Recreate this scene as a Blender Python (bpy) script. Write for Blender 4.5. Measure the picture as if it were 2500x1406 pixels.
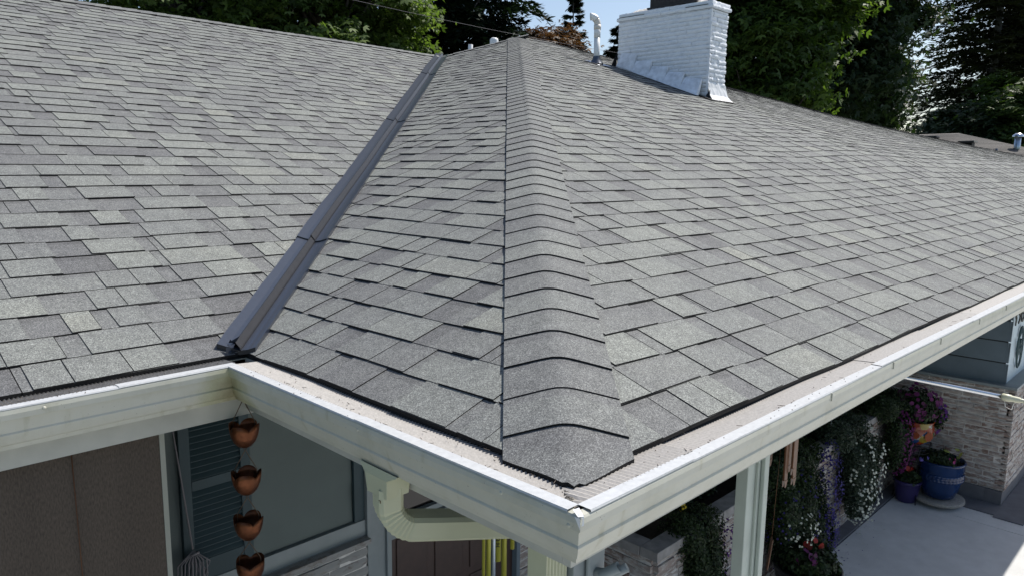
import bpy, math, random
import numpy as np
from mathutils import Vector, Matrix
S = bpy.context.scene
for o in list(bpy.data.objects): bpy.data.objects.remove(o)
COL = S.collection
rnd = random.Random(7)

# ------------------------------------------------------------------ camera, sky, sun, exposure
cd = bpy.data.cameras.new('camera'); cam = bpy.data.objects.new('camera', cd); COL.objects.link(cam); S.camera = cam
yaw, pitch, roll = 0.7758, 0.1573, 0.0129
F = Vector((math.cos(pitch)*math.cos(yaw), math.cos(pitch)*math.sin(yaw), -math.sin(pitch)))
R0 = F.cross(Vector((0, 0, 1))).normalized(); U0 = R0.cross(F)
RR = math.cos(roll)*R0 + math.sin(roll)*U0; UU = -math.sin(roll)*R0 + math.cos(roll)*U0
CP = Vector((-1.1878, -0.9737, 0.6623))
M = Matrix((RR, UU, -F)).transposed().to_4x4(); M.translation = CP
cam.matrix_world = M
cd.sensor_width = 36; cd.lens = 36*1823.3/2500; cd.clip_start = .02; cd.clip_end = 2000
W = bpy.data.worlds.new('World'); S.world = W; W.use_nodes = True
SUN = Vector((.69, -.093, 1.0)).normalized()
wn = W.node_tree.nodes; sky = wn.new('ShaderNodeTexSky'); sky.sky_type = 'NISHITA'; sky.sun_disc = False
sky.sun_elevation = math.asin(SUN.z); sky.sun_rotation = math.atan2(SUN.x, SUN.y)
sky.altitude = 50; sky.air_density = 1.0; sky.dust_density = 1.6; sky.ozone_density = 1.2
W.node_tree.links.new(sky.outputs[0], wn['Background'].inputs[0]); wn['Background'].inputs[1].default_value = 0.10
sl = bpy.data.lights.new('sun', 'SUN'); sl.energy = 4.0; sl.angle = math.radians(.5); sl.color = (1, .96, .9)
so = bpy.data.objects.new('sun', sl); COL.objects.link(so); so.rotation_euler = (-SUN).to_track_quat('-Z', 'Y').to_euler()
S.view_settings.view_transform = 'Standard'; S.view_settings.look = 'None'; S.view_settings.exposure = 0.5; S.view_settings.gamma = 1

# ------------------------------------------------------------------ materials
MATS = {}
def mat(name, base=(.5,.5,.5), rough=.6, metal=0, var=0.0, noise=None, bump=None, spec=.5, builder=None):
    """var: how far the per-face attribute 'var' (0..1) brightens/darkens; noise=(scale, amount); bump=(scale, strength)"""
    m = bpy.data.materials.new(name); m.use_nodes = True; MATS[name] = m
    nt = m.node_tree; b = nt.nodes['Principled BSDF']
    b.inputs['Base Color'].default_value = (*base, 1); b.inputs['Roughness'].default_value = rough
    b.inputs['Metallic'].default_value = metal; b.inputs['Specular IOR Level'].default_value = spec
    if builder: builder(nt, b); return m
    col = None
    if noise or var:
        rgb = nt.nodes.new('ShaderNodeRGB'); rgb.outputs[0].default_value = (*base, 1); col = rgb.outputs[0]
    tc = nt.nodes.new('ShaderNodeTexCoord')
    def mul(colsock, fac):
        v = nt.nodes.new('ShaderNodeVectorMath'); v.operation = 'SCALE'
        nt.links.new(colsock, v.inputs[0]); nt.links.new(fac, v.inputs['Scale']); return v.outputs[0]
    if var:
        a = nt.nodes.new('ShaderNodeAttribute'); a.attribute_name = 'var'
        mr = nt.nodes.new('ShaderNodeMapRange'); mr.inputs['To Min'].default_value = 1-var; mr.inputs['To Max'].default_value = 1+var
        nt.links.new(a.outputs['Fac'], mr.inputs['Value']); col = mul(col, mr.outputs[0])
    if noise:
        n = nt.nodes.new('ShaderNodeTexNoise'); n.inputs['Scale'].default_value = noise[0]; n.inputs['Detail'].default_value = 6
        nt.links.new(tc.outputs['Object'], n.inputs['Vector'])
        mr = nt.nodes.new('ShaderNodeMapRange'); mr.inputs['From Min'].default_value = .25; mr.inputs['From Max'].default_value = .75
        mr.inputs['To Min'].default_value = 1-noise[1]; mr.inputs['To Max'].default_value = 1+noise[1]
        nt.links.new(n.outputs['Fac'], mr.inputs['Value']); col = mul(col, mr.outputs[0])
    if col is not None: nt.links.new(col, b.inputs['Base Color'])
    if bump:
        n = nt.nodes.new('ShaderNodeTexNoise'); n.inputs['Scale'].default_value = bump[0]; n.inputs['Detail'].default_value = 5
        nt.links.new(tc.outputs['Object'], n.inputs['Vector'])
        bp = nt.nodes.new('ShaderNodeBump'); bp.inputs['Strength'].default_value = bump[1]; bp.inputs['Distance'].default_value = .01
        nt.links.new(n.outputs['Fac'], bp.inputs['Height']); nt.links.new(bp.outputs[0], b.inputs['Normal'])
    return m

def ramp(nt, fac, stops, interp='LINEAR'):
    r = nt.nodes.new('ShaderNodeValToRGB'); r.color_ramp.interpolation = interp
    while len(r.color_ramp.elements) < len(stops): r.color_ramp.elements.new(.5)
    for e, (p, c) in zip(r.color_ramp.elements, stops): e.position = p; e.color = (*c, 1)
    nt.links.new(fac, r.inputs[0]); return r.outputs[0]
def mixm(nt, a, b, fac, mode='MULTIPLY'):
    m = nt.nodes.new('ShaderNodeMix'); m.data_type = 'RGBA'; m.blend_type = mode
    for s, v in ((m.inputs[6], a), (m.inputs[7], b), (m.inputs[0], fac)):
        if hasattr(v, 'links'): nt.links.new(v, s)
        else: s.default_value = v
    return m.outputs[2]

def shingle_nodes(g1=(.5,1.6), tones=None):
    def f(nt, b):
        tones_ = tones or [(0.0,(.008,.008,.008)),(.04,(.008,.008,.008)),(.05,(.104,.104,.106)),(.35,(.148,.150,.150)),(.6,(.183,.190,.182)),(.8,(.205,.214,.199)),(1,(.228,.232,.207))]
        a = nt.nodes.new('ShaderNodeAttribute'); a.attribute_name = 'var'
        c = ramp(nt, a.outputs['Fac'], tones_)
        tc = nt.nodes.new('ShaderNodeTexCoord')
        vo = nt.nodes.new('ShaderNodeTexVoronoi'); vo.inputs['Scale'].default_value = 400
        nt.links.new(tc.outputs['Object'], vo.inputs['Vector'])
        sep = nt.nodes.new('ShaderNodeSeparateColor'); nt.links.new(vo.outputs['Color'], sep.inputs[0])
        gr = ramp(nt, sep.outputs[0], [(0,(.48,.48,.49)),(.35,(.76,.76,.77)),(.7,(1.07,1.07,1.06)),(.9,(1.42,1.42,1.40)),(1,(1.8,1.8,1.77))])
        c = mixm(nt, c, gr, 1.0)
        n2 = nt.nodes.new('ShaderNodeTexNoise'); n2.inputs['Scale'].default_value = 2.3; n2.inputs['Detail'].default_value = 5; n2.inputs['Roughness'].default_value = .65
        nt.links.new(tc.outputs['Object'], n2.inputs['Vector'])
        c = mixm(nt, c, ramp(nt, n2.outputs['Fac'], [(.3,(.90,.90,.92)),(.7,(1.10,1.10,1.07))]), 1.0)
        n4 = nt.nodes.new('ShaderNodeTexNoise'); n4.inputs['Scale'].default_value = 28; n4.inputs['Detail'].default_value = 4
        nt.links.new(tc.outputs['Object'], n4.inputs['Vector'])
        c = mixm(nt, c, ramp(nt, n4.outputs['Fac'], [(.3,(.88,.88,.88)),(.7,(1.12,1.12,1.12))]), 1.0)
        nt.links.new(c, b.inputs['Base Color']); b.inputs['Roughness'].default_value = .85; b.inputs['Specular IOR Level'].default_value = .35
        bp = nt.nodes.new('ShaderNodeBump'); bp.inputs['Strength'].default_value = .5; bp.inputs['Distance'].default_value = .0015
        nt.links.new(sep.outputs[1], bp.inputs['Height']); nt.links.new(bp.outputs[0], b.inputs['Normal'])
    return f
mat('shingle', builder=shingle_nodes())
mat('shingle_brown', builder=shingle_nodes(tones=[(0,(.02,.02,.02)),(.05,(.085,.08,.076)),(.5,(.14,.132,.124)),(1,(.20,.188,.176))]))
def white_metal(nt, b):
    tc = nt.nodes.new('ShaderNodeTexCoord')
    n = nt.nodes.new('ShaderNodeTexNoise'); n.inputs['Scale'].default_value = 5; n.inputs['Detail'].default_value = 8; n.inputs['Roughness'].default_value = .7
    nt.links.new(tc.outputs['Object'], n.inputs['Vector'])
    c = ramp(nt, n.outputs['Fac'], [(.3,(.41,.405,.335)),(.5,(.490,.485,.415)),(.8,(.515,.51,.445))])
    n3 = nt.nodes.new('ShaderNodeTexNoise'); n3.inputs['Scale'].default_value = 170; n3.inputs['Detail'].default_value = 2
    nt.links.new(tc.outputs['Object'], n3.inputs['Vector'])
    c = mixm(nt, c, ramp(nt, n3.outputs['Fac'], [(.0,(.35,.33,.3)),(.235,(.35,.33,.3)),(.27,(1,1,1))]), 1.0)
    mpz = nt.nodes.new('ShaderNodeMapping'); mpz.inputs['Scale'].default_value = (26,26,1.6); nt.links.new(tc.outputs['Object'], mpz.inputs[0])
    nz = nt.nodes.new('ShaderNodeTexNoise'); nz.inputs['Scale'].default_value = 1; nz.inputs['Detail'].default_value = 6; nt.links.new(mpz.outputs[0], nz.inputs['Vector'])
    c = mixm(nt, c, ramp(nt, nz.outputs['Fac'], [(.26,(.80,.78,.70)),(.38,(.97,.965,.95)),(.6,(1,1,1))]), 1.0)
    # algae and rust stain where the inner corner drips
    dv = nt.nodes.new('ShaderNodeVectorMath'); dv.operation = 'DISTANCE'; dv.inputs[1].default_value = (-3.09,-2.57,2.50)
    nt.links.new(tc.outputs['Object'], dv.inputs[0])
    ad = nt.nodes.new('ShaderNodeMath'); ad.operation = 'MULTIPLY_ADD'; ad.inputs[1].default_value = .16; nt.links.new(n.outputs['Fac'], ad.inputs[0]); nt.links.new(dv.outputs['Value'], ad.inputs[2])
    c = mixm(nt, c, ramp(nt, ad.outputs[0], [(.08,(.50,.46,.30)),(.16,(.80,.80,.62)),(.24,(1,1,1))]), 1.0)
    nt.links.new(c, b.inputs['Base Color']); b.inputs['Roughness'].default_value = .42
    # algae stains where water drips
    bp = nt.nodes.new('ShaderNodeBump'); bp.inputs['Strength'].default_value = .12; bp.inputs['Distance'].default_value = .01
    n5 = nt.nodes.new('ShaderNodeTexNoise'); n5.inputs['Scale'].default_value = 7
    nt.links.new(tc.outputs['Object'], n5.inputs['Vector']); nt.links.new(n5.outputs['Fac'], bp.inputs['Height']); nt.links.new(bp.outputs[0], b.inputs['Normal'])
mat('white_metal', builder=white_metal)
mat('white_clean', (.50,.51,.515), .4, noise=(70,.10))
mat('guard_metal', (.36,.34,.315), .6, .0, noise=(160,.2))
mat('guard_dirty', (.30,.28,.25), .8, 0, noise=(110,.4))
mat('mesh_dark', (.22,.20,.17), .6, .3)
mat('rib_metal_shaded', (.018,.018,.020), .38, .0, noise=(30,.2), spec=.35)  # valley metal darkened: the rib's band of shade is put into its colour
mat('valley_metal', (.028,.035,.052), .30, .0, noise=(60,.12), spec=.8)
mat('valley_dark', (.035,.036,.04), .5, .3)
mat('soffit', (.16,.17,.165), .8)
mat('fascia', (.42,.42,.38), .7, noise=(8,.15))
mat('deck', (.03,.03,.03), .9)
mat('wall_pale', (.098,.123,.118), .7, noise=(6,.08))
mat('siding_blue', (.14,.18,.205), .7, noise=(7,.1))
mat('siding_light', (.55,.63,.66), .7, noise=(7,.08))
mat('shutter', (.022,.046,.055), .6, noise=(8,.12))
mat('trim', (.215,.245,.25), .55, noise=(12,.08))
mat('trim_green', (.40,.44,.39), .55, noise=(10,.08))
def fabric(nt, b):
    tc = nt.nodes.new('ShaderNodeTexCoord'); mp = nt.nodes.new('ShaderNodeMapping'); mp.inputs['Scale'].default_value = (240,1,70); nt.links.new(tc.outputs['Object'], mp.inputs[0])
    n = nt.nodes.new('ShaderNodeTexNoise'); n.inputs['Scale'].default_value = 1; n.inputs['Detail'].default_value = 4; nt.links.new(mp.outputs[0], n.inputs['Vector'])
    mp2 = nt.nodes.new('ShaderNodeMapping'); mp2.inputs['Scale'].default_value = (9,1,.5); nt.links.new(tc.outputs['Object'], mp2.inputs[0])
    n2 = nt.nodes.new('ShaderNodeTexNoise'); n2.inputs['Scale'].default_value = 1; nt.links.new(mp2.outputs[0], n2.inputs['Vector'])
    c = ramp(nt, n.outputs['Fac'], [(.3,(.050,.039,.031)),(.7,(.096,.077,.061))]); c = mixm(nt, c, ramp(nt, n2.outputs['Fac'], [(.35,(.92,.92,.92)),(.65,(1.06,1.06,1.06))]), 1.0)
    nt.links.new(c, b.inputs['Base Color']); b.inputs['Roughness'].default_value = .9
mat('screen_fabric', builder=fabric)
mat('screen_hem', (.30,.31,.27), .7)
mat('cord', (.17,.16,.17), .8)
mat('door_brown', (.045,.024,.019), .45, noise=(20,.2))
mat('door_glass', (.01,.008,.008), .08)
mat('copper', (.13,.045,.018), .38, .75, noise=(22,.45), bump=(60,.25))
mat('wire', (.10,.07,.05), .5, .6)
mat('downspout', (.46,.47,.33), .4, noise=(8,.06))
mat('screw', (.25,.2,.12), .5, .6)
def brick_nodes(c0, c1, white, amt, bumps=.6):
    def f(nt, b):
        tc = nt.nodes.new('ShaderNodeTexCoord'); a = nt.nodes.new('ShaderNodeAttribute'); a.attribute_name = 'var'
        c = ramp(nt, a.outputs['Fac'], [(0,c0),(1,c1)])
        mp = nt.nodes.new('ShaderNodeMapping'); mp.inputs['Scale'].default_value = (9,9,22)
        nt.links.new(tc.outputs['Object'], mp.inputs['Vector'])
        n = nt.nodes.new('ShaderNodeTexNoise'); n.inputs['Scale'].default_value = 1.6; n.inputs['Detail'].default_value = 8; n.inputs['Roughness'].default_value = .7
        nt.links.new(mp.outputs[0], n.inputs['Vector'])
        m = nt.nodes.new('ShaderNodeMapRange'); m.inputs['From Min'].default_value = .62-amt*.3; m.inputs['From Max'].default_value = .72-amt*.3
        nt.links.new(n.outputs['Fac'], m.inputs['Value'])
        c = mixm(nt, c, (*white, 1), m.outputs[0], 'MIX')
        nt.links.new(c, b.inputs['Base Color']); b.inputs['Roughness'].default_value = .85
        bp = nt.nodes.new('ShaderNodeBump'); bp.inputs['Strength'].default_value = bumps; bp.inputs['Distance'].default_value = .012
        nt.links.new(n.outputs['Fac'], bp.inputs['Height']); nt.links.new(bp.outputs[0], b.inputs['Normal'])
    return f
mat('brick_wash', builder=brick_nodes((.19,.125,.10), (.34,.295,.265), (.44,.42,.39), .50, .4))
mat('brick_white', builder=brick_nodes((.14,.10,.08), (.23,.22,.21), (.27,.27,.26), .80))
mat('mortar', (.58,.56,.53), .9, noise=(30,.2))
mat('mortar_dark', (.18,.17,.16), .9, noise=(30,.2))
mat('cap_stone', (.26,.25,.24), .85, noise=(14,.3), bump=(40,.4))
mat('chimney_paint', builder=brick_nodes((.76,.79,.84), (.82,.84,.88), (.88,.90,.93), .6, .55))
mat('chimney_mortar', (.66,.68,.72), .9, noise=(30,.3))
mat('flash_white', (.74,.77,.82), .5, noise=(14,.25), bump=(12,.35))
mat('flash_apron', (.78,.78,.78), .4, noise=(10,.1), bump=(8,.5))
mat('moss_crown', (.55,.53,.50), .9, noise=(55,.6), bump=(50,1.))
mat('rust_dark', (.04,.035,.035), .7, .2, noise=(30,.4))
mat('tar', (.01,.01,.011), .8)
mat('pvc', (.72,.66,.58), .35, noise=(10,.05))
mat('pvc_white', (.80,.80,.79), .35)
mat('lead', (.12,.13,.15), .3, .85, bump=(30,.3))
mat('bark_grey', (.16,.15,.14), .9, noise=(3,.4))
mat('bark', (.11,.09,.075), .9, noise=(18,.4), bump=(25,.6))
def concrete(nt, b):
    tc = nt.nodes.new('ShaderNodeTexCoord'); c = (.60,.60,.585,1)
    for sc_, lo, hi, dt in ((1.3,.90,1.06,8),(9,.93,1.05,8),(180,.90,1.08,2)):
        n = nt.nodes.new('ShaderNodeTexNoise'); n.inputs['Scale'].default_value = sc_; n.inputs['Detail'].default_value = dt; nt.links.new(tc.outputs['Object'], n.inputs['Vector'])
        c = mixm(nt, c, ramp(nt, n.outputs['Fac'], [(.3,(lo,)*3),(.7,(hi,)*3)]), 1.0)
    v = nt.nodes.new('ShaderNodeTexNoise'); v.inputs['Scale'].default_value = 2.7; v.inputs['Detail'].default_value = 9; v.inputs['Roughness'].default_value = .75; nt.links.new(tc.outputs['Object'], v.inputs['Vector'])
    c = mixm(nt, c, ramp(nt, v.outputs['Fac'], [(.25,(.62,.60,.56)),(.36,(.97,.97,.96)),(.5,(1,1,1))]), 1.0)
    nt.links.new(c, b.inputs['Base Color']); b.inputs['Roughness'].default_value = .85
mat('concrete', builder=concrete)
mat('concrete_dark', (.13,.13,.14), .9, noise=(9,.2))
mat('joint', (.08,.08,.085), .9)
mat('soil', (.02,.016,.012), .95, noise=(40,.5))
mat('grass', (.045,.075,.025), .95, noise=(3,.4))
mat('glaze_blue', (.008,.027,.092), .12, noise=(9,.25))
mat('glaze_purple', (.03,.022,.09), .3)
mat('pot_dark', (.018,.017,.017), .35)
mat('saucer', (.30,.28,.25), .85, noise=(60,.3), bump=(90,.6))
mat('iron', (.012,.012,.012), .5, .4)
mat('chime_yellow', (.30,.30,.035), .35, .3)
mat('chime_silver', (.45,.52,.60), .3, .7)
mat('chime_navy', (.02,.05,.12), .4)
mat('ink', (.01,.01,.01), .6)
mat('bamboo', (.115,.042,.012), .45, noise=(30,.25))
mat('steel', (.62,.63,.65), .22, 1.0)
mat('cream', (.58,.57,.42), .4)
mat('cable', (.012,.012,.012), .6)
mat('plaque', (.035,.07,.075), .6)
mat('window_glass', (.02,.025,.03), .05)
def leaf_mat(name, c0, c1, c2, trans=.35, tcol=None, rough=.55):
    m = bpy.data.materials.new(name); m.use_nodes = True; MATS[name] = m; nt = m.node_tree; b = nt.nodes['Principled BSDF']
    a = nt.nodes.new('ShaderNodeAttribute'); a.attribute_name = 'var'
    c = ramp(nt, a.outputs['Fac'], [(0,c0),(.5,c1),(1,c2)])
    nt.links.new(c, b.inputs['Base Color']); b.inputs['Roughness'].default_value = rough; b.inputs['Specular IOR Level'].default_value = .3
    if trans:
        t = nt.nodes.new('ShaderNodeBsdfTranslucent'); tm = mixm(nt, c, (*(tcol or (1.3,1.5,.6)), 1), 1.0); nt.links.new(tm, t.inputs[0])
        mx = nt.nodes.new('ShaderNodeMixShader'); mx.inputs[0].default_value = trans
        nt.links.new(b.outputs[0], mx.inputs[1]); nt.links.new(t.outputs[0], mx.inputs[2]); nt.links.new(mx.outputs[0], nt.nodes['Material Output'].inputs[0])
leaf_mat('leaf_maple', (.024,.042,.011), (.060,.098,.024), (.125,.170,.050), .4)
leaf_mat('leaf_bright', (.022,.042,.010), (.060,.102,.022), (.135,.195,.045), .42)
leaf_mat('leaf_lit', (.040,.066,.018), (.100,.150,.040), (.19,.25,.085), .45)  # brighter maple green: sunlight on the left crowns put into the leaf colour
leaf_mat('leaf_dark', (.014,.028,.012), (.030,.052,.022), (.060,.085,.035), .25)
leaf_mat('leaf_olive', (.02,.024,.010), (.045,.05,.020), (.09,.085,.035), .2)
leaf_mat('leaf_fir', (.008,.018,.010), (.016,.032,.017), (.032,.050,.024), .1)
leaf_mat('leaf_red', (.04,.025,.012), (.09,.055,.03), (.17,.11,.05), .3, (1.2,.9,.5))
leaf_mat('leaf_plant', (.009,.018,.006), (.018,.034,.010), (.036,.060,.018), .15)
leaf_mat('leaf_pale', (.014,.026,.014), (.028,.045,.025), (.05,.072,.045), .15)
for nm, c in dict(fl_purple=(.09,.014,.16), fl_violet=(.030,.018,.15), fl_white=(.60,.62,.52), fl_magenta=(.11,.012,.085), fl_pink=(.55,.08,.25), fl_yellow=(.60,.42,.02), fl_red=(.24,.02,.014), fl_lime=(.45,.5,.12), fl_orange=(.25,.05,.012), fl_lav=(.25,.2,.6)).items():
    leaf_mat(nm, tuple(x*.6 for x in c), c, tuple(min(1, x*1.25) for x in c), .2, (1.1,1.1,1.1))

# ------------------------------------------------------------------ mesh helpers
class MB:
    def __init__(s): s.v = []; s.f = []; s.a = []; s.sm = []
    def vert(s, p): s.v.append(tuple(p)); return len(s.v)-1
    def face(s, pts, a=.5, smooth=False):
        i = len(s.v); s.v.extend(tuple(p) for p in pts); s.f.append(tuple(range(i, i+len(pts)))); s.a.append(a); s.sm.append(smooth)
    def box(s, lo, hi, a=.5, m=None):
        x0,y0,z0 = lo; x1,y1,z1 = hi; P = [(x0,y0,z0),(x1,y0,z0),(x1,y1,z0),(x0,y1,z0),(x0,y0,z1),(x1,y0,z1),(x1,y1,z1),(x0,y1,z1)]
        if m is not None: P = [tuple(m @ Vector(p)) for p in P]
        i = len(s.v); s.v.extend(P)
        for f in ((0,3,2,1),(4,5,6,7),(0,1,5,4),(1,2,6,5),(2,3,7,6),(3,0,4,7)): s.f.append(tuple(i+k for k in f)); s.a.append(a); s.sm.append(False)
    def grid(s, rows, a=.5, smooth=True, closed=False, caps=False):
        """rows: list of rings/lines of points with equal count"""
        i = len(s.v); n = len(rows[0])
        for r in rows: s.v.extend(tuple(p) for p in r)
        for j in range(len(rows)-1):
            for k in range(n if closed else n-1):
                k2 = (k+1) % n
                s.f.append((i+j*n+k, i+j*n+k2, i+(j+1)*n+k2, i+(j+1)*n+k)); s.a.append(a(j,k) if callable(a) else a); s.sm.append(smooth)
        if caps and closed:
            s.f.append(tuple(i+k for k in reversed(range(n)))); s.a.append(a(0,0) if callable(a) else a); s.sm.append(False)
            s.f.append(tuple(i+(len(rows)-1)*n+k for k in range(n))); s.a.append(a(0,0) if callable(a) else a); s.sm.append(False)
    def tube(s, path, r, n=8, a=.5, caps=True, shape=None):
        path = [Vector(p) for p in path]; rows = []; up = None
        for j, p in enumerate(path):
            d = (path[min(j+1, len(path)-1)]-path[max(j-1, 0)]).normalized()
            if up is None: up = Vector((0,0,1)) if abs(d.z) < .95 else Vector((1,0,0))
            x = d.cross(up).normalized(); y = x.cross(d).normalized(); up = y
            rr = r[j] if isinstance(r, (list, tuple)) else r
            if shape: rows.append([p + x*sx + y*sy for sx, sy in shape])
            else: rows.append([p + rr*(math.cos(2*math.pi*k/n)*x + math.sin(2*math.pi*k/n)*y) for k in range(n)])
        s.grid(rows, a, smooth=shape is None, closed=True, caps=caps)
    def lathe(s, prof, c=(0,0,0), n=24, a=.5, squash=1.0):
        rows = [[(c[0]+r*math.cos(2*math.pi*k/n), c[1]+r*squash*math.sin(2*math.pi*k/n), c[2]+z) for k in range(n)] for r, z in prof]
        s.grid(rows, a, True, True)
    def build(s, name, m, parent=None, bev=0, weld=False):
        me = bpy.data.meshes.new(name); me.from_pydata(s.v, [], s.f); me.materials.append(MATS[m])
        at = me.attributes.new('var', 'FLOAT', 'FACE'); at.data.foreach_set('value', s.a); me.polygons.foreach_set('use_smooth', s.sm)
        me.update(); o = bpy.data.objects.new(name, me); COL.objects.link(o)
        if parent: o.parent = parent; o.matrix_parent_inverse = parent.matrix_world.inverted() if False else Matrix.Identity(4)
        if bev:
            b = o.modifiers.new('bevel', 'BEVEL'); b.width = bev; b.segments = 2; b.limit_method = 'ANGLE'
        return o
def tag(o, label=None, cat=None, group=None, kind=None):
    for k, v in (('label', label), ('category', cat), ('group', group), ('kind', kind)):
        if v: o[k] = v
    return o
def thing(name, label, cat, loc=(0,0,0), group=None):
    o = bpy.data.objects.new(name, None); o.empty_display_size = .2; COL.objects.link(o); o.location = loc
    tag(o, label, cat, group); return o
def relocate(o, loc):
    """meshes built in world space move under a parent whose origin is loc"""
    o.data.transform(Matrix.Translation(-Vector(loc)))
def part(mb, name, m, parent, label=None, **k):
    o = mb.build(name, m, parent, **k); pl = Vector(parent.location); pp = parent.parent
    if pp: pl = Vector(pp.location)
    if parent.type == 'EMPTY': relocate(o, parent.location)
    else: relocate(o, pl)
    if label: o['label'] = label
    return o

# ------------------------------------------------------------------ roof numbers (metres; x along the long eave, y up the long slope)
a, w, s = 1.5177, 13.6374, .3714
h = w/2; T = (w-a)/2; KK = math.hypot(1, s); E = .1435/KK; GZ = -2.6
def lerp(x, pts):
    if x <= pts[0][0]: return pts[0][1]
    for (x0,y0),(x1,y1) in zip(pts, pts[1:]):
        if x <= x1: return y0+(y1-y0)*(x-x0)/(x1-x0)
    return pts[-1][1]
F2 = [(0,0),(2,0),(4,.02),(5.7,.055),(7.5,.11),(9,.103),(13.6,.135),(41,.07)]
FR = [(0,0),(6.82,0),(7.5,.013),(9.2,-.064),(12.8,-.19),(18.4,-.45),(24,-.67),(41,-1.3),(46,-1.5)]
def wob(u, v): return .0022*math.sin(3.1*u+1.3*math.sin(1.7*v)) + .0022*math.sin(2.3*v+2*math.sin(1.1*u))
def zB(u, v):
    f2 = lerp(u, F2)
    if v < 2: d = f2*max(v,0)/2
    else: t = min(1, (v-2)/(h-2)); d = f2*(1-t)+lerp(u, FR)*t
    return s*v + d - .0017*max(0,u)*max(0,1-v/2) + wob(u,v)
def zA(u, v): return s*u + wob(u,v)
def zC(u, v): return s*(v-a) + .0055*min(0,u) + wob(u,v)
def PB(t, e, hh=0): return (t, e, zB(t,e)+hh)
def PA(t, e, hh=0): return (e, t, zA(e,t)+hh)
def PC(t, e, hh=0): return (t, a+e, zC(t,a+e)+hh)

def shingles(P, nrow, lim, flip, seed, emax):
    r = random.Random(seed); mb = MB()
    def quad(p, aa): mb.face(p if not flip else p[::-1], aa)
    for i in range(nrow):
        e0 = i*E; e1 = min((i+1)*E, emax)
        if e0 >= emax-1e-3: break
        lo = min(lim(e0)[0], lim(e1)[0]); hi = max(lim(e0)[1], lim(e1)[1])
        L0, L1 = lim(e0), lim(e1)
        def C(t, e):
            L = L0 if e <= e0+E*.5 else L1
            return min(max(t, L[0]), L[1])
        ph = r.random()*9
        def jit(t): return .0022*math.sin(t*4.1+ph)+.0015*math.sin(t*11+ph*2)
        def piece(t0, t1, hb, ht, aa, tooth, sides):
            # subdivide long pieces so they follow the deck
            n = max(1, int((t1-t0)/.6)); em = e0+(e1-e0)*.80
            for k in range(n):
                x0 = t0+(t1-t0)*k/n; x1 = t0+(t1-t0)*(k+1)/n
                if C(x0,e0) >= C(x1,e0)-1e-5 and C(x0,e1) >= C(x1,e1)-1e-5: continue
                j0, j1 = jit(x0), jit(x1); f0 = e0+j0; f1 = e0+j1
                hm = hb+(ht-hb)*.80
                q = [P(C(x0,e0),f0,hb), P(C(x1,e0),f1,hb), P(C(x1,e0)*.2+C(x1,e1)*.8,em,hm), P(C(x0,e0)*.2+C(x0,e1)*.8,em,hm)]
                q2 = [q[3], q[2], P(C(x1,e1),e1+.012,ht), P(C(x0,e1),e1+.012,ht)]
                ba = max(.06, aa-(.16 if not tooth else .07))
                quad(q, aa); quad(q2, ba)
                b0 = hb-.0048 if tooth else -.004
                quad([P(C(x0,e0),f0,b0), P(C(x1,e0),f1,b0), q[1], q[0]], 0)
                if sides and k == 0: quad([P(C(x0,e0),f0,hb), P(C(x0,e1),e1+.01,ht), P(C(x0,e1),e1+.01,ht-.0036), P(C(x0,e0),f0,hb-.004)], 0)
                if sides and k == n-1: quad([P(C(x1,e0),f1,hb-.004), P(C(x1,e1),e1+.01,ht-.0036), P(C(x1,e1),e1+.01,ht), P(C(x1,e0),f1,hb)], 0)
        # base layer: strips between joints, tinted in runs
        t = lo - r.random()*1.0
        while t < hi:
            t1 = t+1.0
            x = t+.0015
            while x < t1-.002:
                ww = min(r.uniform(.16,.42), t1-.0015-x)
                if t1-.0015-(x+ww) < .06: ww = t1-.0015-x
                if x+ww > lo and x < hi: piece(x, x+ww, .0062+r.uniform(-.0004,.0005), .001, min(.62, max(.12, r.gauss(.42,.11))), False, x < t+.002)
                x += ww
            # raised laminated tabs
            x = t+r.uniform(0,.10)
            while x < t1-.08:
                ww = min(r.choice((.11,.14,.17,.20,.24,.29))*r.uniform(.9,1.1), t1-.002-x)
                if x+ww > lo and x < hi: piece(x, x+ww, .0098+r.uniform(-.0007,.0013), .0042, min(.98, max(.3, r.gauss(.64,.11))), True, True)
                x += ww + r.choice((.0035,.0035,.08,.12,.16,.2))*r.uniform(.9,1.1)
            t = t1
    return mb

house = thing('house', 'ranch house with grey shingle hip roof, white gutters and pale blue walls', 'house', (3, 4, GZ))
nB = int(h/E)+1
shingles(PB, nB, lambda e: (e+.035, 44.0), False, 11, h).build('x','shingle'); ob = bpy.data.objects['x']; ob.name = 'roof_slope'; ob.parent = house; relocate(ob, house.location)
ob['label'] = 'long roof slope right of the hip'
def limA(e): return (e+.035, a+e+.0) if e <= T else (min(e+.035,w-e), w-e)
mA = shingles(PA, nB, limA, True, 12, h); o_ = part(mA, 'roof_slope', 'shingle', house, 'narrow hip end slope between valley and hip')
mC = shingles(PC, int(T/E)+1, lambda e: (-4.0, e), False, 13, T); o_ = part(mC, 'roof_slope', 'shingle', house, 'left roof slope beyond the metal valley')
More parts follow.
